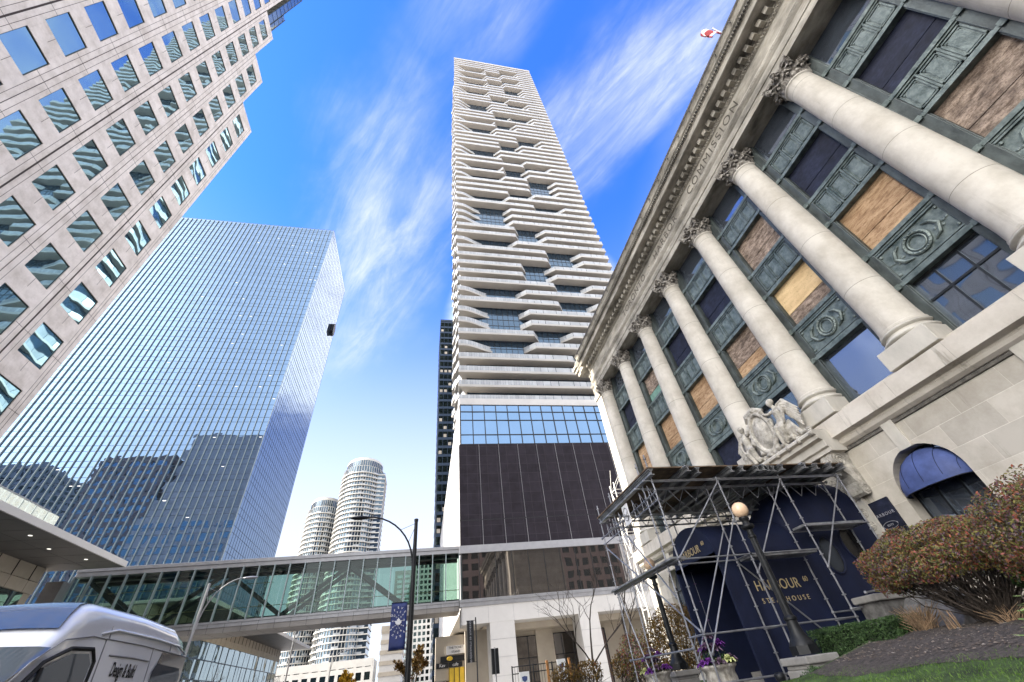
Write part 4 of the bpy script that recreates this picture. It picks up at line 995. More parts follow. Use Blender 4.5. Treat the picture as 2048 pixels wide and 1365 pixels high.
# ------------------------------------------------------------------ canopied podium, near and far
def canopy_block(label, x0, xw, y0, y1, yw0, zc, far=False):
    t = thing('canopied_podium', label, 'building', (xw-10,(y0+y1)/2,0), 'canopied podium buildings')
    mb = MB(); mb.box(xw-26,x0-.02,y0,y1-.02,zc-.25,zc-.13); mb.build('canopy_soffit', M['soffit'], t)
    mb = MB(); mb.box(xw-26,x0,y0,y1,zc-.12,zc+.22); mb.box(x0-.12,x0+.02,y0,y1+.02,zc-.28,zc+.23); mb.build('canopy_fascia', M['white'], t, bevel=.01)
    mb = MB()
    for i in range(1, 9): mb.box(xw-26,x0-.15,y0+(y1-y0)*i/9-.015,y0+(y1-y0)*i/9+.015,zc-.258,zc-.24)
    mb.box((xw+x0)/2-.015,(xw+x0)/2+.015,y0,y1-.1,zc-.257,zc-.24); mb.build('soffit_joint', M['blackmull'], t)
    if not far:
        for i in range(5):
            mb = MB(); mb.lathe(x0-1.6-.8*(i%2), y0+3.5+3.6*i, [(.14,zc-.265),(.14,zc-.25)], 12); mb.build('downlight', LM, t)
    mb = MB(); mb.box(xw-20,xw,yw0,y1-1,zc-1.4,zc-.26); mb.box(xw-20,xw+.06,yw0,y1-1,zc-2.35,zc-1.45); mb.box(xw-20,xw-.1,yw0,y1-1,0,zc-2.3); mb.build('panel_wall', M['beige'], t)
    mb = MB(); y = yw0
    while y < y1-1: mb.box(xw-.02,xw+.064,y-.015,y+.015,zc-2.35,zc-.28); y += 2.1
    mb.build('panel_joint', M['blackmull'], t)
    mb = MB(); pane_wall(mb, (xw+.02,yw0,0), (0,1,0), int((y1-1-yw0)/1.5), y1-2-yw0, [0.2,2.6,5.0,7.4,9.8,zc-2.4], (1,0,0), .012); g_ = mb.build('glass_wall', M['podglass'], t)
    mb = MB()
    for z in (2.6,5.0,7.4,9.8): mb.box(xw,xw+.09,yw0,y1-2,z-.06,z+.06)
    y = yw0
    while y < y1-2: mb.box(xw,xw+.07,y-.03,y+.03,0,zc-2.4); y += 3.0
    mb.build('glazing_bar', M['mull'], g_)
    return t
rs = random.Random(12)
cp = canopy_block('canopied podium beside the pink granite block, deep dark soffit overhead', -28.9, -34.8, 28.8, 50.0, 28.8, 14.72)
mb = MB(); y = 28.9
while y < 38: mb.face([(-29.15,y+.03,14.95),(-29.15,y+1.27,14.95),(-29.15,y+1.27,15.75),(-29.15,y+.03,15.75)]); y += 1.3
gr = mb.build('glass_guard', M['railglass'], cp); MB().box(-29.2,-29.1,28.9,38.2,15.75,15.81).build('handrail', M['greyedge'], gr)
mb = MB(); mb.box(-35,-33.6,50.2,51.2,0,13.6); mb.build('end_pier', M['metalpanel'], cp)
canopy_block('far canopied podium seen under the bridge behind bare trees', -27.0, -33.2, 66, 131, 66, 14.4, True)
# ------------------------------------------------------------------ enclosed pedestrian bridge
K = thing('footbridge', 'enclosed glass pedestrian bridge crossing the street between the podiums', 'bridge', (-14,54,8))
bx0, bx1, by0, by1 = -34.0, 4.0, 52.0, 55.6
def camber(x): return -.35*((x+15)/19)**2*.4
mb = MB(); mb.box(bx0,bx1,by0-.15,by1,14.25,14.95); mb.box(bx0,bx1,by0-.25,by0-.1,14.65,14.99); mb.build('bridge_roof', M['metalpanel'], K, bevel=.02)
mb = MB(); mb.box(bx0,bx1,by0-.12,by1,9.0,9.45); mb.box(bx0,bx1,by0-.2,by0,9.32,9.5); mb.build('floor_edge', M['metalpanel'], K)
mb = MB(); mb.prism_z([(bx0,by0-.05),(bx1,by0-.05),(bx1,by1-.1),(bx0,by1-.1)], 8.55, 9.0); mb.build('bridge_soffit', mat('bridge_soffit_panel', (.23,.215,.20), .45, .5, var=.12, vscale=.4), K)
mb = MB()
for i in range(27): x = bx0+1.5*i; mb.box(x-.012,x+.012,by0-.06,by1-.1,8.54,9.01); mb.box(x-.012,x+.012,by0-.125,by0-.1,9.0,9.32)
mb.build('soffit_joint', M['blackmull'], K)
mb = MB(); n = 25
for i in range(n):
    x0 = bx0+1.52*i; a, b = rs.gauss(0,.008), rs.gauss(0,.008)
    mb.face([(x0,by0+a,9.5),(x0+1.5,by0+b,9.5),(x0+1.5,by0+a,14.25),(x0,by0+b,14.25)])
mb.build('bridge_glass', M['skyglass'], K)
mb = MB()
for i in range(n): x0 = bx0+1.52*i; mb.face([(x0,by1-.2,9.5),(x0+1.5,by1-.2,9.5),(x0+1.5,by1-.2,14.25),(x0,by1-.2,14.25)])
mb.build('back_glass', M['skyglass'], K)
for i in range(n+1):
    x = bx0+1.52*i; MB().box(x-.05,x+.05,by0-.30,by0+.04,9.45,14.3).build('mullion', M['fin'], K)
mb = MB(); z0, z1 = 9.7, 13.95; yb = by1-.6; step = 6.2; x = bx0+1
for yb in (by0+.9, by1-.7):
    x = bx0+1; k = 0
    while x < bx1-step:
        if k % 2 == 0: mb.bar((x,yb,z1),(x+step,yb,z0),.34,.34,(0,1,0))
        else: mb.bar((x,yb,z0),(x+step,yb,z1),.34,.34,(0,1,0))
        x += step; k += 1
    mb.box(bx0,bx1,yb-.2,yb+.2,z1,z1+.35); mb.box(bx0,bx1,yb-.2,yb+.2,9.4,9.75)
mb.build('truss', M['truss'], K)
mb = MB(); mb.box(bx0,bx1,by0+.2,by0+.26,10.55,10.6); mb.box(bx0,-16,by0+1.4,by0+1.46,12.9,12.95); mb.build('handrail', M['gold'], K)
# ------------------------------------------------------------------ entrance canopy
N = thing('entrance_canopy', 'navy fabric entrance canopy with gold lettering and oval windows, behind the scaffold', 'canopy', (11,YC,1))
cy_, hw = 12.85, 1.2; cx0, cx1, vx1 = 8.4, 11.4, 14.55
def vault(mb, sections, n=20):       # sections: (x, half, zspring, rise)
    P = []
    for x, h_, zs_, ri in sections:
        P.append([(x, cy_ - h_*math.cos(PI*i/n), zs_ + ri*math.sin(PI*i/n)**.9) for i in range(n+1)])
    mb.grid(P); return P
mb = MB(); 
secs = [(cx0,hw,4.02,.98),(cx0+.8,hw,4.02,1.0),(cx0+.85,hw-.01,4.02,.985),(cx0+1.7,hw,4.02,1.0),(cx0+1.75,hw-.01,4.02,.985),(cx0+2.6,hw,4.02,1.0),(cx1,hw,4.02,1.0)]
P = vault(mb, secs); mb.face([P[0][i] for i in range(len(P[0]))])
mb.build('barrel_vault', M['navy'], N, smooth=True).modifiers.new('e','EDGE_SPLIT').split_angle = R_(35)
mb = MB(); P = vault(mb, [(cx1-.02,hw,4.02,1.0),(cx1+.05,1.18,4.1,1.25),(cx1+.5,1.18,4.4,1.42),(cx1+1.4,1.18,4.75,1.40),(vx1,1.18,5.0,1.24)])
mb.build('rear_hood', M['navy'], N, smooth=True)
mb = MB()
for s in (-1,1):
    y = cy_+s*hw; mb.face([(cx0+.12,y,1.0),(cx1,y,1.0),(cx1,y,4.03),(cx0+.12,y,4.03)]); mb.box(cx0,cx0+.14,y-.03,y+.06,.6,4.05); mb.box(cx0+.1,cx1,y-.015,y+.03,3.96,4.06); mb.box(cx1-.04,cx1+.04,y-.02,y+.06,.9,4.06)
    y2 = cy_+s*1.18
    P = [(cx1,y2,1.0),(vx1,y2,1.0),(vx1,y2,5.0),(cx1+1.4,y2,4.75),(cx1+.5,y2,4.4),(cx1+.02,y2,4.1)]; mb.face(P)
for s in (-1,1): mb.box(cx0-.02,cx0+.02,cy_-hw,cy_+hw,3.93,4.03)
mb.build('side_wall', M['navy'], N)
mb = MB(); mb.box(cx1+1.2,cx1+1.25,cy_-1.15,cy_+1.15,.9,4.3); mb.box(cx0+.3,cx1+1.2,cy_-1.1,cy_+1.1,.62,.64); mb.build('inner_door', M['dark'], N)
for ox, oz in ((12.35,3.72),(13.35,4.0)):
    y = cy_-1.18
    mb = MB(); mb.face([(ox+.33*math.cos(2*PI*i/28), y-.022, oz+.50*math.sin(2*PI*i/28)) for i in range(28)]); op = mb.build('oval_window', M['smoked'], N)
    mb = MB(); mb.path([(ox+.34*math.cos(2*PI*i/28), y-.02, oz+.51*math.sin(2*PI*i/28)) for i in range(29)], .032, 6, False); mb.build('oval_frame', M['navy'], op)
mb = MB()
add_text(mb, 'HARBOUR', .36, (9.98,cy_-hw-.008,3.08), (1,0,0), (0,0,1), extrude=.004, spacing=1.05, sx=.86); add_text(mb, '60', .19, (10.98,cy_-hw-.008,3.16), (1,0,0), (0,0,1), extrude=.004, sx=.9)
add_text(mb, 'STEAKHOUSE', .17, (10.05,cy_-hw-.008,2.72), (1,0,0), (0,0,1), extrude=.004, spacing=1.7)
add_text(mb, 'HARBOUR', .30, (cx0-.008,cy_+.08,4.30), (0,-1,0), (0,0,1), extrude=.004, spacing=1.05, sx=.86); add_text(mb, '60', .16, (cx0-.008,cy_-.77,4.38), (0,-1,0), (0,0,1), extrude=.004)
mb.build('lettering', M['gold'], N)
# arched window awnings
for yc, lb in ((5.2+PITCH, 'blue domed fabric awning in the arched window beside the navy wall sign'), (5.2, 'blue domed fabric awning in the arched window at the right picture edge')):
    W_ = thing('window_awning', lb, 'awning', (FX, yc, 4.8), 'domed awnings in the arched windows')
    mb = MB(); P = []; n = 22; m_ = 9; r = .98
    for j in range(m_+1):
        ph = PI/2*j/m_; row = []
        for i in range(n+1):
            t = PI*i/n; rr = r*math.cos(ph)**.9 if j < m_ else .0
            row.append((FX+.30-.72*math.sin(ph), yc - r*math.cos(t)*(1-.0*j), 0))
        P.append(row)
    P = []
    for i in range(n+1):               # ribs fan from the arch apex line to the front valance
        t = PI*i/n; ya_, za_ = yc-r*math.cos(t), 4.92+r*math.sin(t); row = []
        for j in range(m_+1):
            u = j/m_; out = .62*math.sin(PI/2*u)*math.sin(t)**.6; dz = (za_-4.92)*(1-math.cos(PI/2*u))
            row.append((FX+.34-out-.10*u, ya_, max(4.92-.0, za_-dz)))
        P.append(row)
    mb.grid(P); 
    mb.grid([[p[-1] for p in P], [(p[-1][0], p[-1][1], p[-1][2]-.13) for p in P]])
    a = mb.build('awning_fabric', M['navy2'], W_, smooth=True)
    mb = MB()
    for i in (3,7,11,15,19): mb.path([(x-.006,y,z+.006) for x, y, z in P[i]], .008, 5)
    mb.build('seam', M['navy'], a)
    mb = MB(); mb.path([(p[-1][0],p[-1][1],p[-1][2]-.13) for p in P], .014, 6); mb.tube(P[0][0],P[0][-1],.012); mb.tube(P[-1][0],P[-1][-1],.012); mb.build('awning_hoop', M['black'], W_)
Q = thing('wall_sign', 'navy wall sign with faint silver lettering and an oval emblem on the limestone', 'sign', (FX,11.05,3.3))
MB().box(FX-.06,FX+.02,10.62,11.46,3.2,5.05).build('sign_panel', M['navyboard'], Q, bevel=.01)
mb = MB(); add_text(mb, 'HARBOUR', .13, (FX-.066,11.04,4.62), (0,-1,0), (0,0,1), spacing=1.4); add_text(mb, 'SIXTY', .085, (FX-.066,11.04,4.30), (0,-1,0), (0,0,1)); add_text(mb, 'STEAKHOUSE', .10, (FX-.066,11.04,3.98), (0,-1,0), (0,0,1), spacing=1.3)
mb.path([(FX-.066,11.04+.26*math.cos(2*PI*i/28),4.30+.10*math.sin(2*PI*i/28)) for i in range(29)], .007, 5, False); mb.build('lettering', M['silver'], Q)
# ------------------------------------------------------------------ scaffold shelter over the entrance
S = thing('scaffold', 'grey tube scaffold with a joisted deck sheltering the navy entrance canopy', 'scaffold', (10,13,.6))
SX = [6.7, 8.93, 11.24, 13.54]; SY = [10.9, 11.55, 14.07, 15.4]; DZ = 5.93
def post(x, y, z0, z1):
    mb = MB(); mb.tube((x,y,z0),(x,y,z1),.0235,n=8); mb.box(x-.08,x+.08,y-.08,y+.08,z0-.01,z0+.015)
    mb.tube((x,y,z0+.02),(x,y,z0+.3),.034)
    p_ = mb.build('standard', M['galv'], S, smooth=False)
    cb = MB(); z = z0+.5
    while z < z1: cb.tube((x,y,z-.012),(x,y,z+.012),.055,n=8); z += .5
    cb.build('rosette_coupler', M['galvp'] if (int(x*7+y*3) % 4 == 0) else M['galv'], p_)
for x in SX:
    for y in SY:
        if y > 14 and x > 12: continue
        base = .62 if not (11.6 < x and y < 11.6) else 1.2
        if y == 11.55 and x > 12: base = 2.5
        post(x, y, base, 6.75 if x < 7 else DZ+.05)
def tubes(name, segs, r=.021, m='galv'):
    for p, q in segs:
        mb = MB(); mb.tube(p, q, r, n=8)
        for e in (p, q): mb.ball(e, .045, None, None, 6, 5)
        mb.build(name, M[m], S)
led = []
for y in (SY[0], SY[1]):
    for a, b in zip(SX, SX[1:]):
        for z in (DZ-.05, 3.76, 2.12, 1.22):
            if z < 2.5 and a > 11: continue
            if z == 3.76 and a > 11: continue
            if y == SY[1] and z < 3: continue
            led.append(((a,y,z),(b,y,z)))
led += [((11.24,10.9,4.4),(13.54,10.9,4.4)),((11.24,11.55,4.4),(13.54,11.55,4.4)),((11.24,10.9,2.3),(13.6,10.9,2.3)),((11.24,11.55,2.3),(13.54,11.55,2.3))]
for x in SX[:3]:
    for z in (DZ-.35, 3.76, 2.12): led.append(((x,SY[0],z),(x,SY[1],z)))
for z in (DZ-.35, 3.76, 1.9): led.append(((6.7,SY[1],z),(6.7,SY[3]+.2,z)))
led += [((13.54,10.9,4.4),(13.54,11.55,4.4)),((6.7,10.9,5.35),(6.7,15.5,5.35)),((11.2,10.2,2.55),(12.3,10.25,2.62))]
tubes('ledger', led)
br = [((8.93,10.9,DZ-.1),(6.75,10.9,3.8)),((11.24,10.9,DZ-.1),(8.93,10.9,3.3)),((13.54,10.9,DZ-.1),(11.24,10.9,3.3)),
 ((8.93,10.9,4.75),(6.75,10.9,1.75)),((8.93,11.55,4.6),(6.75,11.55,1.7)),((6.7,14.07,DZ-.2),(6.7,11.6,3.0)),((6.7,15.4,5.2),(6.7,11.0,2.2)),((8.93,11.55,3.7),(11.24,11.5,1.3)),((6.7,15.3,3.7),(6.7,14.07,.9)),((11.24,15.4,5.6),(8.93,15.4,2)),]
tubes('brace', br, .022)
mb = MB(); mb.box(6.55,7.0,11.0,15.6,3.80,3.85); mb.build('plank', M['alu'], S)
mb = MB(); mb.box(9.0,11.2,10.95,11.5,3.70,3.755); mb.build('plank', M['alu'], S)
mb = MB(); mb.box(11.3,13.5,10.95,11.5,4.42,4.48); mb.build('plank', M['alu'], S)
def joist(x, y0, y1, z):
    mb = MB(); h = .19; w_ = .085
    mb.box(x-w_,x+w_,y0,y1,z+h-.03,z+h); mb.box(x-w_*.9,x+w_*.9,y0,y1,z,z+.025); mb.box(x-.014,x+.014,y0,y1,z+.02,z+h-.02); mb.box(x-.045,x+.045,y0,y1,z+h-.07,z+h-.02)
    mb.build('deck_joist', M['alu'], S)
rj = random.Random(2); x = 6.62
jx = [6.62,7.75,8.2,9.35,9.75,10.3,10.5,10.72,10.95,11.2,12.0,12.55,13.1,13.62]
for x in jx: joist(x, 10.55+rj.uniform(-.12,.1), 14.9+rj.uniform(-.2,.3), DZ+.07)
tubes('ledger', [((6.45,y,DZ),(13.75,y,DZ)) for y in (10.93,11.58,14.05,14.8)]+[((6.45,y,DZ-.42),(13.7,y,DZ-.42)) for y in (14.05,12.8)], .03, 'alu')
for y in (11.6, 12.8, 14.05):                           # lattice girders under the deck
    mb = MB(); n = 12
    for i in range(n):
        xa, xb = 6.7+6.9*i/n, 6.7+6.9*(i+1)/n
        mb.tube((xa,y,DZ-.42),((xa+xb)/2,y,DZ-.02),.014,n=6); mb.tube(((xa+xb)/2,y,DZ-.02),(xb,y,DZ-.42),.014,n=6)
    mb.build('lattice_girder', M['galv'], S)
mb = MB(); n = 7
for i in range(n):
    ya_, yb_ = 11+4.2*i/n, 11+4.2*(i+1)/n; mb.tube((6.7,ya_,5.35),(6.7,(ya_+yb_)/2,DZ),.010,n=6); mb.tube((6.7,(ya_+yb_)/2,DZ),(6.7,(ya_+yb_)/2,5.35),.010,n=6)
mb.build('lattice_girder', M['galv'], S)
mb = MB(); k = 0; y = 10.62
while y < 14.9: mb.box(6.5,13.75,y,y+.30,DZ+.265,DZ+.30+.004*(k%3)); y += .305; k += 1
mb.build('deck_board', M['wood'], S)
PL = thing('scaffold_placard', 'small white placard with a round grey emblem hung on the scaffold side', 'sign', (6.66,13.0,5.45))
MB().box(6.62,6.635,12.75,13.2,5.3,5.92).build('placard_board', M['signwhite'], PL)
mb = MB(); mb.path([(6.612,12.975+.16*math.cos(2*PI*i/24),5.62+.20*math.sin(2*PI*i/24)) for i in range(25)], .016, 6, False); mb.bar((6.612,12.87,5.68),(6.612,12.94,5.52),.01,.035,(1,0,0)); mb.bar((6.612,12.94,5.52),(6.612,12.975,5.62),.01,.035,(1,0,0)); mb.bar((6.612,12.975,5.62),(6.612,13.01,5.52),.01,.035,(1,0,0)); mb.bar((6.612,13.01,5.52),(6.612,13.08,5.68),.01,.035,(1,0,0)); mb.build('emblem', M['greywall'], PL)
# far sunlit scaffold at the corner
S2 = thing('corner_scaffold', 'white tube scaffold tower standing in sun at the far building corner', 'scaffold', (14,29.5,.95))
for x in (14.25,15.3):
    for y in (28.6,29.4): MB().tube((x,y,.95),(x,y,12.9),.04,n=6).build('standard', M['whitetube'], S2)
z = 1.5; k = 0
while z < 12.5:
    mb = MB()
    for y in (28.6,29.4): mb.tube((14.25,y,z),(15.3,y,z),.03,n=6); mb.tube((14.25,y,z),(15.3,y,z+1.5),.025,n=6)
    for x in (14.25,15.3): mb.tube((x,28.6,z),(x,29.4,z),.03,n=6); mb.tube((x,28.6,z+(1.5 if k%2 else 0)),(x,29.4,z+(0 if k%2 else 1.5)),.025,n=6)
    mb.build('cross_brace', M['whitetube'], S2); z += 1.55; k += 1
# ------------------------------------------------------------------ globe lamps
def lamp(x, y, label):
    t = thing('globe_lamp', label, 'lamp post', (x,y,1.52), 'globe lamps flanking the entrance')
    z = 1.52; mb = MB()
    mb.prism_z([(x+.30*math.cos(PI/8+PI/4*i), y+.30*math.sin(PI/8+PI/4*i)) for i in range(8)], z, z+.16)
    mb.lathe(x, y, [(.27,z+.16),(.26,z+.2),(.2,z+.28),(.15,z+.40),(.125,z+.55),(.12,z+.62),(.14,z+.64),(.14,z+.68),(.105,z+.72)], 20)
    mb.build('lamp_base', M['black'], t, smooth=True).modifiers.new('e','EDGE_SPLIT').split_angle = R_(35)
    mb = MB(); n = 20
    prof = [(.092,z+.70),(.088,z+1.4),(.074,z+2.40),(.10,z+2.42),(.10,z+2.46),(.075,z+2.49),(.075,z+2.60)]
    mb.lathe(x, y, prof, n)
    for i in range(10): a = 2*PI*i/10; mb.tube((x+.09*math.cos(a),y+.09*math.sin(a),z+.72),(x+.074*math.cos(a),y+.074*math.sin(a),z+2.40),.008,n=4)
    mb.build('lamp_post', M['black'], t)
    mb = MB(); mb.lathe(x, y, [(.07,z+2.60),(.15,z+2.64),(.17,z+2.69),(.16,z+2.72),(.09,z+2.76),(.085,z+2.82),(.12,z+2.86),(.13,z+2.90),(.115,z+2.93)], 20); mb.build('lamp_collar', M['black'], t, smooth=True)
    mb = MB(); mb.ball((x,y,z+3.11),.205,None,None,28,18); mb.build('lamp_globe', M['globe'], t, smooth=True)
    pd = thing('lamp_pedestal', 'pale stone pedestal carrying the '+label.split(' lamp')[0]+' lamp', 'pedestal', (x,y,.6), 'stone pedestals under the lamps')
    mb = MB(); mb.box(x-.42,x+.42,y-.42,y+.42,1.36,1.50); mb.box(x-.36,x+.36,y-.36,y+.36,1.28,1.36); mb.build('pedestal_cap', M['conc'], pd, bevel=.025)
    mb = MB(); mb.prism_z([(x-.38,y-.38),(x+.38,y-.38),(x+.38,y+.38),(x-.38,y+.38)], .55, 1.28); mb.build('pedestal_block', M['conc'], pd, bevel=.02)
lamp(8.4, 9.9, 'near black globe lamp in front of the canopy lettering')
lamp(8.4, 15.75, 'far black globe lamp beyond the canopy front')
# stone cheek wall by the steps
CW = thing('cheek_wall', 'low sloping stone wall beside the entrance steps behind the hedge', 'wall', (13,11,1.2))
mb = MB(); mb.prism_y([(11.6,1.0),(11.6,2.36),(14.58,2.36),(14.58,1.0)], 10.35, 11.0); mb.prism_y([(10.9,1.0),(11.6,1.9),(11.6,1.0)], 10.4, 10.9); mb.build('wall_block', M['darkconc'], CW, bevel=.02)
MB().box(11.5,14.57,10.27,11.05,2.36,2.52).build('coping', M['conc'], CW, bevel=.03)
mb = MB(); mb.prism_y([(12.4,1.2),(11.0,1.2),(12.4,2.35)], 8.7, 10.3); mb.build('sloping_buttress', M['darkconc'], CW, bevel=.02)
# standpipe post
SP = thing('bollard', 'short black flared bollard between the urn and the round bush', 'bollard', (7.55,9.95,.62))
mb = MB(); mb.lathe(7.55, 9.95, [(.10,.62),(.10,.66),(.065,.70),(.06,1.05),(.075,1.14),(.105,1.20),(.11,1.25),(.08,1.29),(.0,1.30)], 16); mb.build('bollard_body', M['black'], SP, smooth=True)
# ------------------------------------------------------------------ urns with ornamental kale
def kale(mb, c, r, rnd):
    c = Vector(c)
    for ring, (n, rr, tilt) in enumerate(((5,.25,1.2),(7,.5,.85),(9,.8,.45),(10,1.0,.1))):
        for i in range(n):
            a = 2*PI*(i+rnd.random()*.5)/n + ring*.4; d_ = Vector((math.cos(a), math.sin(a), 0)); t_ = Vector((-math.sin(a), math.cos(a), 0))
            b = c + d_*(r*rr*.25); L = r*rr; up = Vector((0,0,1)); w_ = r*.34
            P = []
            for j in range(4):
                u = j/3; q = b + d_*(L*u*math.cos(tilt*.8)) + up*(r*(.35*math.sin(tilt)*u*2 + .14*math.sin(PI*u)) - r*.12*ring*u*u)
                P.append([tuple(q + t_*(w_*(k-2)/2*math.sin(PI*(.18+.72*u))) + up*(r*.12*(abs(k-2)/2)**2*(1+.6*math.sin(9*u+k*2.1+i)))) for k in range(5)])
            mb.grid(P)
def urn(x, y, nm, seed):
    z = .62; t = thing('urn_planter', 'weathered fluted stone urn '+nm, 'urn', (x,y,z), 'stone urns in front of the canopy')
    mb = MB(); n = 48; prof = [(.26,0),(.26,.07),(.17,.11),(.15,.17),(.20,.22),(.28,.32),(.335,.50),(.35,.68),(.33,.78),(.37,.84),(.42,.88),(.42,.92),(.37,.93),(.34,.86)]
    b = len(mb.v)
    mb.lathe(x, y, [(r, z+h) for r, h in prof], n)
    for i in range(len(prof)):
        if 5 <= i <= 8:
            for k in range(n):
                vx, vy, vz = mb.v[b+i*n+k]; s_ = 1+.035*math.cos(k*2*PI/n*16); mb.v[b+i*n+k] = (x+(vx-x)*s_, y+(vy-y)*s_, vz)
    mb.build('urn_bowl', M['urn'], t, smooth=True)
    MB().lathe(x, y, [(.36,z+.86),(.2,z+.93),(0.01,z+.95)], 20).build('soil', M['mulch'], t)
    rnd = random.Random(seed); pal = [('kale_purple','bright purple'),('kale_green','cream green'),('kale_dusk','dusky grey-purple')]
    for i in range(17):
        if i < 9: a = 2*PI*i/9+.2; rr = .34; zz = z+.95+rnd.uniform(-.02,.06); ch = [0,1,0,1,2,0,1,2,2][(i*2+seed) % 9]
        else: a = 2*PI*(i-9)/7; rr = .20*(1 if i < 16 else 0); zz = z+1.16+rnd.uniform(0,.16)+(.18 if i == 16 else 0); ch = 2 if i % 3 else 0
        mb = MB(); kale(mb, (x+rr*math.cos(a), y+rr*math.sin(a), zz), .135+rnd.uniform(-.015,.02), rnd)
        o = mb.build('ornamental_cabbage', M[pal[ch][0]])
        tag(o, pal[ch][1]+' ornamental cabbage growing in the urn '+nm, 'plant', pal[ch][1]+' cabbages in the urn '+nm)
        md = o.modifiers.new('s','SUBSURF'); md.levels = 1; md.render_levels = 1
    mb = MB()
    for i in range(420):
        a = rnd.uniform(0,2*PI); rr = .40*math.sqrt(rnd.random()); zz = z+.90+.42*(1-(rr/.42)**2)*rnd.random()
        d_ = Vector((rnd.gauss(0,1),rnd.gauss(0,1),rnd.gauss(.4,.6))).normalized(); s_ = rnd.uniform(.03,.06); c_ = Vector((x+rr*math.cos(a), y+rr*math.sin(a), zz)); t_ = d_.cross(Vector((.3,.2,1))).normalized()
        mb.face([c_-t_*s_*.4, c_+d_*s_, c_+t_*s_*.4, c_-d_*s_*.5])
    tag(mb.build('filler_foliage', M['leaf_green']), 'dark green filler foliage among the cabbages in the urn '+nm, 'foliage', 'filler foliage in the urns', 'stuff')
urn(7.0, 11.25, 'directly left of the dark canopy doorway', 1)
urn(6.98, 14.55, 'farther away beside the far lamp', 4)
# ------------------------------------------------------------------ shrubs
def leaves(mb, n, surf, size, rnd, flat=.5):
    for i in range(n):
        c_, nrm = surf(rnd); d_ = (nrm*flat + Vector((rnd.gauss(0,.6),rnd.gauss(0,.6),rnd.gauss(0,.6)))).normalized()
        t_ = d_.cross(Vector((rnd.gauss(0,1),rnd.gauss(0,1),rnd.gauss(0,1)))).normalized(); b_ = d_.cross(t_); s_ = size*rnd.uniform(.6,1.35)
        mb.face([c_-b_*s_, c_+t_*s_*.45-b_*s_*.1, c_+b_*s_, c_-t_*s_*.45-b_*s_*.1])
def lumpy(c, rx, ry, rz, seed, amp=.18, depth=.35, low=-.75):
    c = Vector(c)
    def f_(rnd):
        while True:
            v = Vector((rnd.gauss(0,1),rnd.gauss(0,1),rnd.gauss(0,1))).normalized()
            if v.z > low: break
        k = 1 + amp*mnoise.noise(v*2.3+Vector((seed,0,0))) + amp*.5*mnoise.noise(v*6+Vector((0,seed,0)))
        k *= 1-depth*rnd.random()**1.5
        if mnoise.noise(v*4.5+Vector((seed*3,1,2))) < -.34: k *= .82
        return c + Vector((v.x*rx*k, v.y*ry*k, v.z*rz*k)), v
    return f_
def stems(mb, base, tips, rnd, r=.022):
    for tp in tips:
        b = Vector(base) + Vector((rnd.uniform(-.25,.25),rnd.uniform(-.25,.25),0)); t_ = Vector(tp); m_ = b.lerp(t_,.45)+Vector((rnd.gauss(0,.13),rnd.gauss(0,.13),rnd.gauss(-.02,.07))); m2 = b.lerp(t_,.75)+Vector((rnd.gauss(0,.10),rnd.gauss(0,.10),rnd.gauss(0,.05)))
        k = rnd.uniform(.35,1.1); mb.path([b,m_,m2,t_], [r*k,r*.75*k,r*.5*k,r*.25*k], 5, False)
        if rnd.random() < .6: mb.path([m_, m_.lerp(t_,.6)+Vector((rnd.gauss(0,.2),rnd.gauss(0,.2),rnd.gauss(.05,.1)))], [r*.4*k,r*.15], 4, False)
def bush(name, label, cat, c, rx, ry, rz, base, n, size, m, seed, nst=60, group=None, low=-.75):
    rnd = random.Random(seed); t = thing(name, label, cat, base, group)
    mb = MB(); f_ = lumpy(c, rx, ry, rz, seed, low=low); leaves(mb, n, f_, size, rnd); mb.build('foliage', M[m], t)
    mb = MB(); stems(mb, base, [f_(rnd)[0]*.9+Vector(c)*.1 for _ in range(nst)], rnd); mb.build('stems', M['bark'], t)
    return t
bush('barberry_bush', 'large rounded autumn bush, purple and orange, over the planting bed', 'bush', (10.3,7.25,2.68), 1.25, 1.60, .68, (10.4,7.1,1.55), 42000, .027, 'leaf_red', 3, 170, 'autumn bushes by the planting bed', -.6)
bush('barberry_bush', 'second autumn bush, taller, at the right picture edge', 'bush', (9.9,4.75,2.6), 1.25, 1.4, .86, (10.0,4.8,1.5), 32000, .027, 'leaf_red', 9, 110, 'autumn bushes by the planting bed', -.9)
t = thing('box_hedge', 'clipped dark green box hedge behind the near lamp pedestal', 'hedge', (9.7,9.6,1.3))
rnd = random.Random(5); mb = MB()
def hedge_s(rnd):
    x, y, z = rnd.uniform(9.35,10.15), rnd.uniform(8.35,10.75), rnd.uniform(1.3,1.95); k = rnd.randrange(4)
    if k == 0: z = 1.93+.05*mnoise.noise((x*3,y*3,0)); n_ = Vector((0,0,1))
    elif k in (1,2): x = 9.38+.06*mnoise.noise((z*4,y*3,1)); n_ = Vector((-1,0,0))
    else: y = 8.38+.05*mnoise.noise((z*4,x*3,1)); n_ = Vector((0,-1,0))
    return Vector((x,y,z))-n_*rnd.random()**2*.12+Vector((0,0,-.18*max(0,9-y)*0)), n_
leaves(mb, 12000, hedge_s, .022, rnd); mb.build('foliage', M['leaf_green'], t)
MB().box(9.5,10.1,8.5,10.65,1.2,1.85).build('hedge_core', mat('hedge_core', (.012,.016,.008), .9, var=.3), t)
bush('box_ball', 'small round grey-green bush at the bottom edge beside the pedestal', 'bush', (7.85,9.2,.98), .36, .40, .34, (7.85,9.2,.7), 5000, .022, 'leaf_green', 6, 12)
bush('green_shrub', 'small fresh green shrub tucked beneath the second autumn bush', 'bush', (10.1,5.95,2.2), .35, .32, .34, (10.2,5.95,1.6), 2600, .03, 'leaf_green', 16, 10)
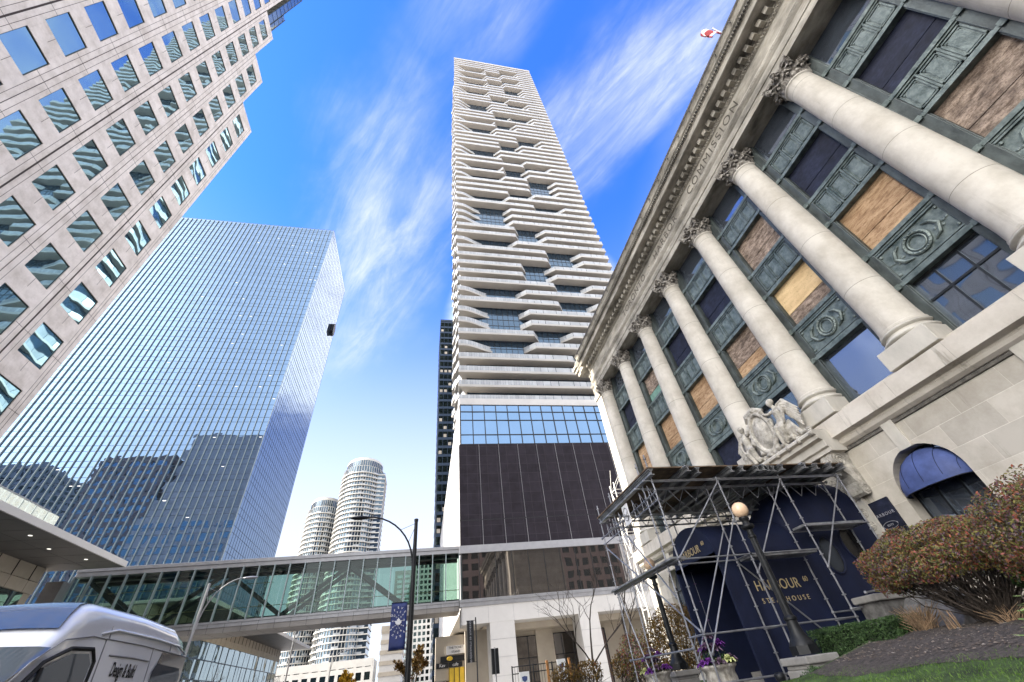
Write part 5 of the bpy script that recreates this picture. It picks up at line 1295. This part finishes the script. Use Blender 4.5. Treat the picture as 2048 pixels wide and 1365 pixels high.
def dry_clump(label, c, n, h, spread, seed):
    rnd = random.Random(seed); mb = MB()
    for i in range(n):
        a = rnd.uniform(0,2*PI); s_ = rnd.uniform(.2,1)*spread; b = Vector(c)+Vector((rnd.uniform(-.12,.12),rnd.uniform(-.12,.12),0)); hh = h*rnd.uniform(.5,1)
        mb.path([b, b+Vector((math.cos(a)*s_*.4,math.sin(a)*s_*.4,hh*.65)), b+Vector((math.cos(a)*s_,math.sin(a)*s_,hh))], [.007,.006,.003], 4, False)
    tag(mb.build('dry_perennial', M['twig']), label, 'dry plant', 'dried perennial clumps in the bed')
dry_clump('dried tan perennial clump right of the clipped hedge', (9.75,8.05,1.5), 150, .58, .45, 1)
dry_clump('thin row of dried stalks under the large autumn bush', (9.8,6.6,1.5), 40, .35, .5, 2)
dry_clump('sparse dried stalks right of the dead tan clump', (9.5,7.35,1.5), 16, .5, .15, 7)
t = thing('leafy_plant', 'light green broad-leaved plant poking in at the right edge', 'plant', (6.35,4.1,1.0))
rnd = random.Random(4); mb = MB(); lf = MB()
for i in range(9):
    b = Vector((6.35+rnd.uniform(-.1,.1),4.02+rnd.uniform(-.12,.12),1.0)); tp = b+Vector((rnd.uniform(-.2,.2),rnd.uniform(-.15,.22),rnd.uniform(.3,.85))); mb.path([b,b.lerp(tp,.6)+Vector((0,0,.05)),tp],[.008,.006,.003],5,False)
    for j in range(7):
        q = b.lerp(tp, .35+.1*j); a = rnd.uniform(0,2*PI); d_ = Vector((math.cos(a),math.sin(a),.15)); s_ = Vector((-math.sin(a),math.cos(a),0)); L = rnd.uniform(.09,.17)
        lf.face([q, q+d_*L*.4+s_*L*.32, q+d_*L, q+d_*L*.4-s_*L*.32])
mb.build('stems', M['bark'], t); lf.build('foliage', M['leaf_lime'], t)
bush('rounded_shrub', 'brown-green clipped shrub mass beyond the far lamp', 'bush', (10.4,18.6,2.3), 1.5, 1.6, 1.35, (10.4,18.6,.95), 9000, .05, 'leaf_brown', 21, 30, 'shrubs on the far lawn')
bush('red_tipped_shrub', 'red tipped loose shrub left of the brown clipped shrub', 'bush', (9.3,21.0,2.0), .8, .9, 1.0, (9.3,21,.95), 2600, .05, 'leaf_red', 22, 24, 'shrubs on the far lawn')
for i, (x, y, h_, lb) in enumerate(((8.9,21.6,1.35,'low sunlit shrub nearest the red tipped shrub'),(7.6,22.6,1.3,'leggy low shrub in the middle of the far row'),(6.3,22.2,1.25,'leftmost brown low shrub of the far row by the fence'))):
    bush('leggy_shrub', lb, 'bush', (x,y,.95+h_*.68), .62, .62, h_*.36, (x,y,.95), 900, .055, 'leaf_brown', 30+i, 34, 'shrubs on the far lawn')
bush('ground_shrub', 'low spreading yellowish shrub at the lawn edge', 'bush', (6.6,20.8,1.15), .9, .6, .3, (6.6,20.8,.95), 1400, .05, 'leaf_brown', 41, 10, 'shrubs on the far lawn')
# ------------------------------------------------------------------ bare trees
def tree(name, label, base, h, seed, spread=.5, r0=.09, leafm=None, nleaf=0, lsize=.1, group=None, lev=4):
    rnd = random.Random(seed); t = thing(name, label, 'tree', base, group); mb = MB(); tips = []
    def grow(p, d_, L, r, k):
        q = p + d_*L*.5 + Vector((rnd.gauss(0,.04),rnd.gauss(0,.04),0))*L; e = q + (d_+Vector((rnd.gauss(0,.12),rnd.gauss(0,.12),.05))).normalized()*L*.5
        mb.path([p,q,e],[r,r*.85,r*.68], 6 if k < 2 else 4, False)
        if k >= 2: tips.append((q, L)); tips.append((e, L))
        if k >= lev: return
        for _ in range(rnd.choice((2,3,3))):
            nd = (d_ + Vector((rnd.gauss(0,spread),rnd.gauss(0,spread),rnd.gauss(.15,.25)))).normalized(); grow(e if rnd.random() < .7 else q, nd, L*rnd.uniform(.55,.8), r*.6, k+1)
    grow(Vector(base), Vector((0,0,1)), h*.36, r0, 0); mb.build('trunk', M['bark'], t)
    if leafm:
        lf = MB()
        for i in range(nleaf):
            c_, L = rnd.choice(tips); c_ = c_ + Vector((rnd.gauss(0,.28),rnd.gauss(0,.28),rnd.gauss(0,.22)))*max(.5,L*.6)
            d_ = Vector((rnd.gauss(0,1),rnd.gauss(0,1),rnd.gauss(0,1))).normalized(); u = d_.cross(Vector((0,.3,1))).normalized(); s_ = lsize*rnd.uniform(.6,1.3); lf.face([c_-d_*s_, c_+u*s_*.5, c_+d_*s_, c_-u*s_*.5])
        lf.build('crown', M[leafm], t)
    return t
tree('bare_tree', 'slender leafless tree in front of the white portico', (8.6,24.5,.9), 6.5, 11, .55, .07, lev=5)
tree('bare_tree', 'leafless tree caught among the scaffold tubes at the corner', (11.2,25.5,.95), 8, 12, .35, .08, lev=5)
# ------------------------------------------------------------------ white van
V = thing('delivery_van', 'white high-roof delivery van parked at the kerb with grey tail decal', 'van', (-4.3,5.2,0))
vx = -4.3; yN, yR = 2.6, 8.28
def section(y, hw_, z0, zs, zt, rr, n=6):
    # closed ring from left bottom over the roof to right bottom; zs = waist height, zt = roof height
    pts = [(vx-hw_*.96, z0), (vx-hw_, z0+.25), (vx-hw_, zs)]
    hw2 = hw_*.88
    left = [(vx-hw_+(hw_-hw2)*t, zs+(zt-rr-zs)*t) for t in (.35,.7,1)]
    arc = [(vx-hw2+rr*(1-math.cos(PI/2*i/n))*1.2, zt-rr+rr*math.sin(PI/2*i/n)) for i in range(1, n+1)]
    mid = [(vx-hw2*.4, zt+.025)]
    half = pts+left+arc+mid
    ring = half + [(2*vx-x, z) for x, z in reversed(half)]
    return [(x, y, z) for x, z in ring]
secs = [(2.6,.86,.45,.75,.98,.10),(2.75,.93,.36,.9,1.16,.12),(3.3,.98,.32,1.05,1.30,.12),(3.75,.99,.32,1.12,1.38,.10),(4.1,.99,.32,1.2,1.46,.10),(4.72,.995,.32,1.3,1.88,.10),(5.36,1.0,.32,1.35,2.36,.10),(5.46,1.0,.32,1.4,2.46,.11),(5.60,1.0,.32,1.4,2.62,.15),(5.76,1.0,.32,1.4,2.74,.2),(5.98,1.0,.32,1.4,2.79,.22),(6.9,1.0,.32,1.4,2.81,.22),(7.8,1.0,.32,1.4,2.79,.22),(8.1,.99,.36,1.4,2.73,.24),(8.23,.96,.42,1.4,2.60,.28),(8.28,.92,.5,1.4,2.48,.28)]
mb = MB(); P = [section(*s_) for s_ in secs]; P = [r_+[r_[0]] for r_ in P]; mb.grid(P); mb.face(P[0][:-1]); mb.face(list(reversed(P[-1][:-1])))
body = mb.build('van_body', M['carpaint'], V, smooth=True, fixn=True); body.modifiers.new('e','EDGE_SPLIT').split_angle = R_(40)
def side_x(z, s=1):      # outer x of the van side at height z
    hw_ = 1.0; zs, top = 1.4, 2.585
    t = max(0, min(1, (z-zs)/(top-zs))); return vx + s*(hw_-(hw_*.12)*t)
def side_patch(name, pts, m, off=.006, parent=None):
    mb = MB(); mb.face([(side_x(z)+off, y, z) for y, z in pts]); return mb.build(name, M[m], parent if parent else V)
DY, DZV = .36, .08
def sp_(pts): return [(y+DY, z+DZV*min(1,max(0,(z-1.2)))) for y, z in pts]
def side_line(mb, pts, r, off=.003, n=5): mb.path([(side_x(z)+off, y, z) for y, z in sp_(pts)], r, n)
side_patch('door_window', sp_([(4.40,1.62),(5.62,1.62),(5.66,2.16),(5.58,2.24),(5.3,2.22),(5.0,2.10)]), 'carglass', .008)
mb = MB(); side_line(mb, [(4.36,1.58),(5.66,1.58),(5.71,2.18),(5.62,2.28),(5.28,2.26),(4.98,2.14),(4.36,1.58)], .018, .006, 6); side_line(mb, [(4.95,1.6),(4.97,2.10)], .018, .012); mb.build('window_seal', M['rubber'], V)
mb = MB()
side_line(mb, [(4.1,1.42),(4.40,1.74),(4.82,2.13),(5.15,2.32),(5.55,2.385),(5.82,2.38)], .006)
side_line(mb, [(5.78,.5),(5.79,1.4),(5.80,2.38)], .006); side_line(mb, [(5.8,2.385),(6.6,2.39),(7.85,2.36)], .006); side_line(mb, [(6.86,.5),(6.86,1.4),(6.86,2.38)], .006)
for y in (6.2, 7.68): mb.path([(vx+.895,y,2.47),(vx+.875,y,2.58),(vx+.80,y,2.70),(vx+.62,y,2.785),(vx,y,2.83)], .007, 4)
side_line(mb, [(5.95,2.25),(6.4,2.258),(6.83,2.25)], .009); side_line(mb, [(5.95,1.2),(6.83,1.2)], .008); side_line(mb, [(4.3,1.1),(7.8,1.1)], .006)
mb.build('body_seam', M['greywall'], V)
mb = MB(); mb.path([(vx+.893,y,z) for y, z in ((6.05,2.50),(6.3,2.555),(7.2,2.56),(7.9,2.54),(8.15,2.47))], .014, 6); mb.build('roof_gutter', M['carpaint'], V, smooth=True)
mb = MB(); mb.ball((side_x(1.35)+.02, 5.78, 1.36), .025, .10, .022, 10, 6); mb.ball((side_x(1.35)+.02, 6.32, 1.36), .025, .10, .022, 10, 6); mb.build('door_handle', M['carpaint'], V, smooth=True)
side_patch('tail_decal', sp_([(6.92,1.0),(7.86,1.0),(7.86,2.36),(7.12,2.36),(7.04,2.2),(6.95,1.7)]), 'decal', .004)
side_patch('rear_side_window', sp_([(6.95,1.5),(7.74,1.5),(7.77,2.16),(7.72,2.22),(7.05,2.24),(6.98,2.16)]), 'carglass', .010)
mb = MB(); vs_, fs_ = text_mesh('Design & Build', .22, shear=.25, extrude=.001, sx=.55, spacing=.95, bold=.004); b = len(mb.v)
xs_ = [q[0] for q in vs_]; k_ = .52/(max(xs_)-min(xs_))
mb.v += [(side_x(2.21+y_*.8)+.006, 6.68+x_*k_, 2.21+y_*.8) for x_, y_, z_ in vs_]; mb.f += [tuple(b+i for i in q) for q in fs_]; mb.m += [0]*len(fs_)
mb.build('side_lettering', M['black'], V)
def front_patch(name, rows, m, off):
    mb = MB(); mb.grid(rows); return mb.build(name, M[m], V, smooth=True)
def fz(y):
    for a, b in zip(secs, secs[1:]):
        if a[0] <= y <= b[0]: t = (y-a[0])/(b[0]-a[0]); return a[4]+(b[4]-a[4])*t
rows = []
for i in range(7):
    y = 4.14+(5.33-4.14)*i/6; hw_ = .925-.01*i/6; rows.append([(vx+hw_*u, y-.03+.05*abs(u)**5, fz(y)+.022-.035*abs(u)**5) for u in (-1,-.9,-.6,-.2,.2,.6,.9,1)])
front_patch('windscreen', rows, 'carglass', 0)
rows = []
for i in range(5):
    y = 5.485+(6.0-5.485)*i/4; hw_ = .82-.16*i/4; rows.append([(vx+hw_*u, y-.03, fz(y)+.035-.03*abs(u)**3) for u in (-1,-.6,-.2,.2,.6,1)])
mb = MB(); mb.grid(rows); mb.build('roof_fairing_panel', mat('roof_film', (.045,.085,.19), .22, 0, var=.03, coat=.6), V, smooth=True)
for yw in (3.5, 7.1):
    for s_ in (-1, 1):
        mb = MB(); xo = vx+s_*.9
        ring = [(.36,-.11),(.36,.11)]
        mb.path([(xo-.12,yw,.36),(xo+.12,yw,.36)], .36, 24); wh = mb.build('wheel', M['rubber'], V)
        mb = MB(); mb.path([(xo+s_*.10,yw,.36),(xo+s_*.13,yw,.36)], .22, 20); mb.build('rim', M['chrome'], wh)
for s_ in (-1, 1):
    mb = MB(); mb.ball((vx+s_*.72,2.71,.92),.18,.10,.12,12,8); mb.build('headlight', M['signwhite'], V, smooth=True)
    mb = MB(); mb.ball((vx+s_*1.16,4.38,1.5),.09,.08,.2,10,8); mb.tube((vx+s_*.95,4.46,1.4),(vx+s_*1.12,4.41,1.42),.03); mb.build('wing_mirror', M['black'], V, smooth=True)
mb = MB(); mb.box(vx-.6,vx+.6,2.55,2.62,.55,.85); mb.build('grille', M['black'], V)
def far_van(label, x, y):
    t = thing('distant_van', label, 'van', (x,y,0)); mb = MB(); P = []
    for yy, hw_, zt in ((y,.80,1.5),(y+.15,.95,2.0),(y+.5,.98,2.35),(y+1.2,1.0,2.45),(y+4.6,1.0,2.45),(y+4.9,.95,2.3)):
        P.append([(x-hw_,yy,.4),(x-hw_,yy,zt-.35),(x-hw_*.85,yy,zt-.06),(x-hw_*.4,yy,zt),(x+hw_*.4,yy,zt),(x+hw_*.85,yy,zt-.06),(x+hw_,yy,zt-.35),(x+hw_,yy,.4)])
    mb.grid(P); mb.face(P[0]); mb.face(list(reversed(P[-1]))); mb.build('van_body', M['carpaint'], t, smooth=True, fixn=True).modifiers.new('e','EDGE_SPLIT')
    MB().face([(x-.72,y-.02,1.5),(x+.72,y-.02,1.5),(x+.75,y+.14,2.05),(x-.75,y+.14,2.05)]); mb = MB(); mb.face([(x-.78,y+.02,1.45),(x+.78,y+.02,1.45),(x+.8,y+.12,1.98),(x-.8,y+.12,1.98)]); mb.build('windscreen', M['carglass'], t)
    for yw in (y+1, y+4):
        for s_ in (-1,1): mb = MB(); mb.path([(x+s_*.9-.1,yw,.36),(x+s_*.9+.1,yw,.36)], .36, 16); mb.build('wheel', M['rubber'], t)
far_van('distant white van farther down the street under the bridge', -2.2, 24)
# ------------------------------------------------------------------ street lights, banners, signs
def street_light(label, x, y, h, arm, group='street lights along the street', r=.13, m='black'):
    t = thing('street_light', label, 'street light', (x,y,0), group)
    mb = MB(); mb.tube((x,y,0),(x,y,h),r,r*.62,12); mb.tube((x,y,0),(x,y,.5),r*1.5,r*1.4,12); mb.lathe(x,y,[(r*.75,h),(r*.75,h+.12),(.01,h+.16)],12); mb.build('pole', M[m], t, smooth=False)
    s_ = 1 if arm > 0 else -1; L = abs(arm)
    pts = [(x+s_*.06,y,h-2.6)]+[(x+s_*(.08+L*(1-math.cos(PI/2*i/10))), y, h-2.3+2.65*math.sin(PI/2*i/10)) for i in range(11)]
    mb = MB(); mb.path(pts, .045, 8); mb.tube((x,y,h-.1),pts[6],.012,n=5); mb.tube((x,y,h-.2),pts[4],.012,n=5); mb.build('arm', M[m], t)
    e = pts[-1]; mb = MB(); mb.ball((e[0]+s_*.42,y,e[2]-.02),.52,.17,.10,14,8); mb.build('lamp_head', M['metalpanel'] if m != 'black' else M['black'], t, smooth=True)
    return t
street_light('tall dark street light with a curved arm and blue banner, in mid picture', -.53, 24.4, 9.35, -2.6, r=.155)
street_light('slim grey street light left of centre, lit by sun near its top', -15.0, 36, 9.3, 2.1, r=.13, m='metalpanel')
street_light('farther grey street light in front of the far canopied podium', -14.0, 59, 9.4, 2.0, r=.12, m='metalpanel')
street_light('most distant thin street light before the condominium podium', -15.5, 95, 9.6, 2.0, r=.11, m='metalpanel')
def banner(name, label, x0, x1, y, z0, z1, m):
    t = thing(name, label, 'banner', ((x0+x1)/2, y, z0)); mb = MB(); P = []
    for i in range(13):
        z = z0+(z1-z0)*i/12; P.append([(x0+(x1-x0)*j/6, y+.03*math.sin(j*1.1+i*.5)*(1-i/14), z) for j in range(7)])
    mb.grid(P); mb.build('banner_cloth', M[m], t, smooth=True, solid=.006)
    mb = MB(); mb.tube((x0-.02,y,z1+.02),(x1+.2,y,z1+.02),.02); mb.tube((x0-.02,y,z0-.02),(x1+.2,y,z0-.02),.02); mb.build('bracket', M['black'], t); return t
BN = banner('street_banner', 'navy street banner with white maple leaf and rings of letters on the pole', -1.50, -.74, 24.35, 3.55, 5.42, 'bannerblue')
mb = MB(); cx_, cz_ = -1.12, 4.62; yb = 24.29
lf = [(0,.26),(.05,.15),(.10,.18),(.09,.05),(.15,.10),(.17,.06),(.22,.07),(.19,-.01),(.21,-.04),(.11,-.12),(.12,-.16),(.015,-.14),(.015,-.24)]
lf = lf + [(-x, z) for x, z in reversed(lf[1:])]
lm = [(cx_+x*.72, yb, cz_+z*.72) for x, z in lf]; c0 = (cx_, yb, cz_)
for a, b in zip(lm, lm[1:]+lm[:1]): mb.face([c0, a, b])
for ring, (rr, n, sz) in enumerate(((.26,9,.085),(.42,11,.11),(.60,13,.14))):
    for i in range(n):
        a = PI/2+2*PI*i/n+ring*.3; x = cx_+rr*math.cos(a)*.62; z = cz_+rr*math.sin(a)*1.0
        if abs(x-cx_) > .34 or z > 5.36: continue
        add_text(mb, 'FOREVER'[i % 7], sz, (x, yb, z), (math.sin(a),0,-math.cos(a)), (math.cos(a),0,math.sin(a)), extrude=.001)
mb.build('banner_print', M['signwhite'], BN, fixn=False)
HB = banner('vertical_banner', 'black vertical banner with pale capital letters near the portico', 4.1, 4.75, 45, 3.75, 6.75, 'black')
mb = MB(); add_text(mb, 'HARBOUR 60 STEAKHOUSE', .21, (4.42,44.94,5.25), (0,0,-1), (1,0,0), extrude=.002, spacing=1.25); mb.build('lettering', M['silver'], HB)
mb = MB(); mb.tube((4.95,45,0),(4.95,45,7.0),.06,n=8); mb.build('banner_pole', M['black'], HB)
t = thing('retail_frontage', 'pale shop frontage with glazed doors under the podium overhang', 'shopfront', (5,59,0))
MB().box(1.7,8.4,58.2,60,3.1,7.0).build('frontage_wall', M['beige'], t); mb = MB(); mb.box(1.7,8.4,58.6,58.7,0,3.1); gl_ = mb.build('shop_glazing', M['lobbyglass'], t)
mb = MB()
for i in range(7): mb.box(1.7+1.1*i,1.78+1.1*i,58.4,58.6,0,3.1)
mb.box(1.7,8.4,58.4,58.6,3.0,3.1); mb.build('door_frame', M['white'], t)
wallsign('shop_sign', 'white shop sign with small dark print, topmost under the podium', ['THE TICKET','STAND'], 2.92, 5.06, 5.27, 6.05, 58.0, 'signwhite', 'black', .3)
wallsign('shop_sign', 'dark board with a yellow spot under the white shop sign', None, 2.25, 5.0, 4.62, 5.15, 58.02, 'black', 'signwhite', .3)
t = thing('yellow_roundel', 'yellow oval emblem on the dark shop board', 'sign', (3.3,58,4.88)); mb = MB(); mb.ball((3.3,58.0,4.9),.34,.03,.2,16,8); mb.build('roundel_face', M['yellow'], t)
wallsign('shop_sign', 'small black shop sign with white script, left of its wider neighbour', ['Kev'], 1.8, 3.12, 4.1, 4.58, 58.0, 'black', 'signwhite', .42)
wallsign('shop_sign', 'wider black shop sign with white script above the yellow doors', ['cafe'], 3.16, 4.7, 4.12, 4.56, 58.0, 'black', 'signwhite', .42)
t = thing('yellow_shopfront', 'bright yellow shopfront doors under the black signs', 'shopfront', (4.1,58,0))
MB().box(3.2,5.0,58.1,58.25,0,4.05).build('yellow_panel', M['yellow'], t); mb = MB()
for i in range(4): mb.box(3.2+.58*i,3.26+.58*i,58.03,58.1,0,4.05)
mb.build('door_frame', M['blackmull'], t)
PS = thing('signal_head', 'dark rear-facing pedestrian signal on a grey post before the portico', 'signal', (4.35,30,0))
mb = MB(); mb.box(4.16,4.34,29.9,30.15,2.35,3.55); mb.box(4.42,4.60,29.9,30.15,2.35,3.55); mb.build('signal_box', M['black'], PS, bevel=.02); MB().tube((4.38,30.05,0),(4.38,30.05,3.6),.055,n=10).build('signal_post', M['metalpanel'], PS)
FN = thing('site_fence', 'steel site fence with rusty orange posts in front of the portico', 'fence', (6.5,28,0))
mb = MB()
for x in (5.0,6.2,7.3,8.45): mb.tube((x,28,0),(x,28,2.55),.04,n=6)
for z in (.4,1.3,2.2,2.5): mb.tube((5.0,28,z),(8.45,28,z),.025,n=6)
for i in range(24): mb.tube((5.0+.15*i,28,1.3),(5.0+.15*i,28,2.5),.010,n=4)
mb.build('fence_panel', M['black'], FN)
mb = MB(); 
for x in (7.0,8.3): mb.box(x-.06,x+.06,27.9,28.0,0,2.62)
mb.build('fence_post', mat('rusty_orange', (.42,.19,.06), .8, var=.3, vscale=5), FN)
for (x0, x1, z0, z1, lb) in ((5.35,5.9,1.25,2.25,'left white site notice with shield emblem on the fence'),(7.55,8.05,1.55,2.6,'right taller white site notice with shield emblem on the fence')):
    t = thing('site_notice', lb, 'sign', ((x0+x1)/2,27.85,z0), 'white notices on the site fence'); MB().box(x0,x1,27.82,27.86,z0,z1).build('notice_board', M['signwhite'], t)
    xm = (x0+x1)/2; w_ = (x1-x0); mb = MB(); q = [(-.28,.30),(0,.36),(.28,.30),(.24,.0),(0,-.16),(-.24,0)]; mb.face([(xm+a*w_, 27.812, z1-.36+b*w_*.9) for a, b in q]); mb.box(xm-w_*.4,xm+w_*.4,27.81,27.82,z0+.36,z0+.42); mb.box(xm-w_*.4,xm+w_*.4,27.81,27.82,z0+.12,z0+.15); mb.box(xm-w_*.3,xm+w_*.3,27.81,27.82,z0+.22,z0+.24); mb.build('notice_print', M['navy2'], t)
# ------------------------------------------------------------------ street trees
gp = 'bare trees before the far podium'
for i, (x, y, h_, lb) in enumerate(((-24.5,68,7.2,'leafless street tree nearest the van before the far podium'),(-24,82,8.2,'leafless street tree in the middle before the far podium'),(-23.5,97,8.6,'leafless street tree farthest right before the far podium'))):
    tree('street_tree', lb, (x,y,0), h_, 50+i, .5, .11, group=gp, lev=5)
tree('yellow_tree', 'golden yellow autumn tree at the street end', (-15.2,112,0), 7.5, 61, .6, .14, 'leaf_yellow', 2600, .32)
tree('yellow_bush_tree', 'small yellow leaved tree low before the far podium', (-26,92,0), 3.6, 62, .7, .08, 'leaf_yellow', 900, .2)
tree('russet_tree', 'russet brown leaved tree beside the banner pole', (-.6,66,0), 8.2, 63, .42, .14, 'leaf_brown', 1500, .22)
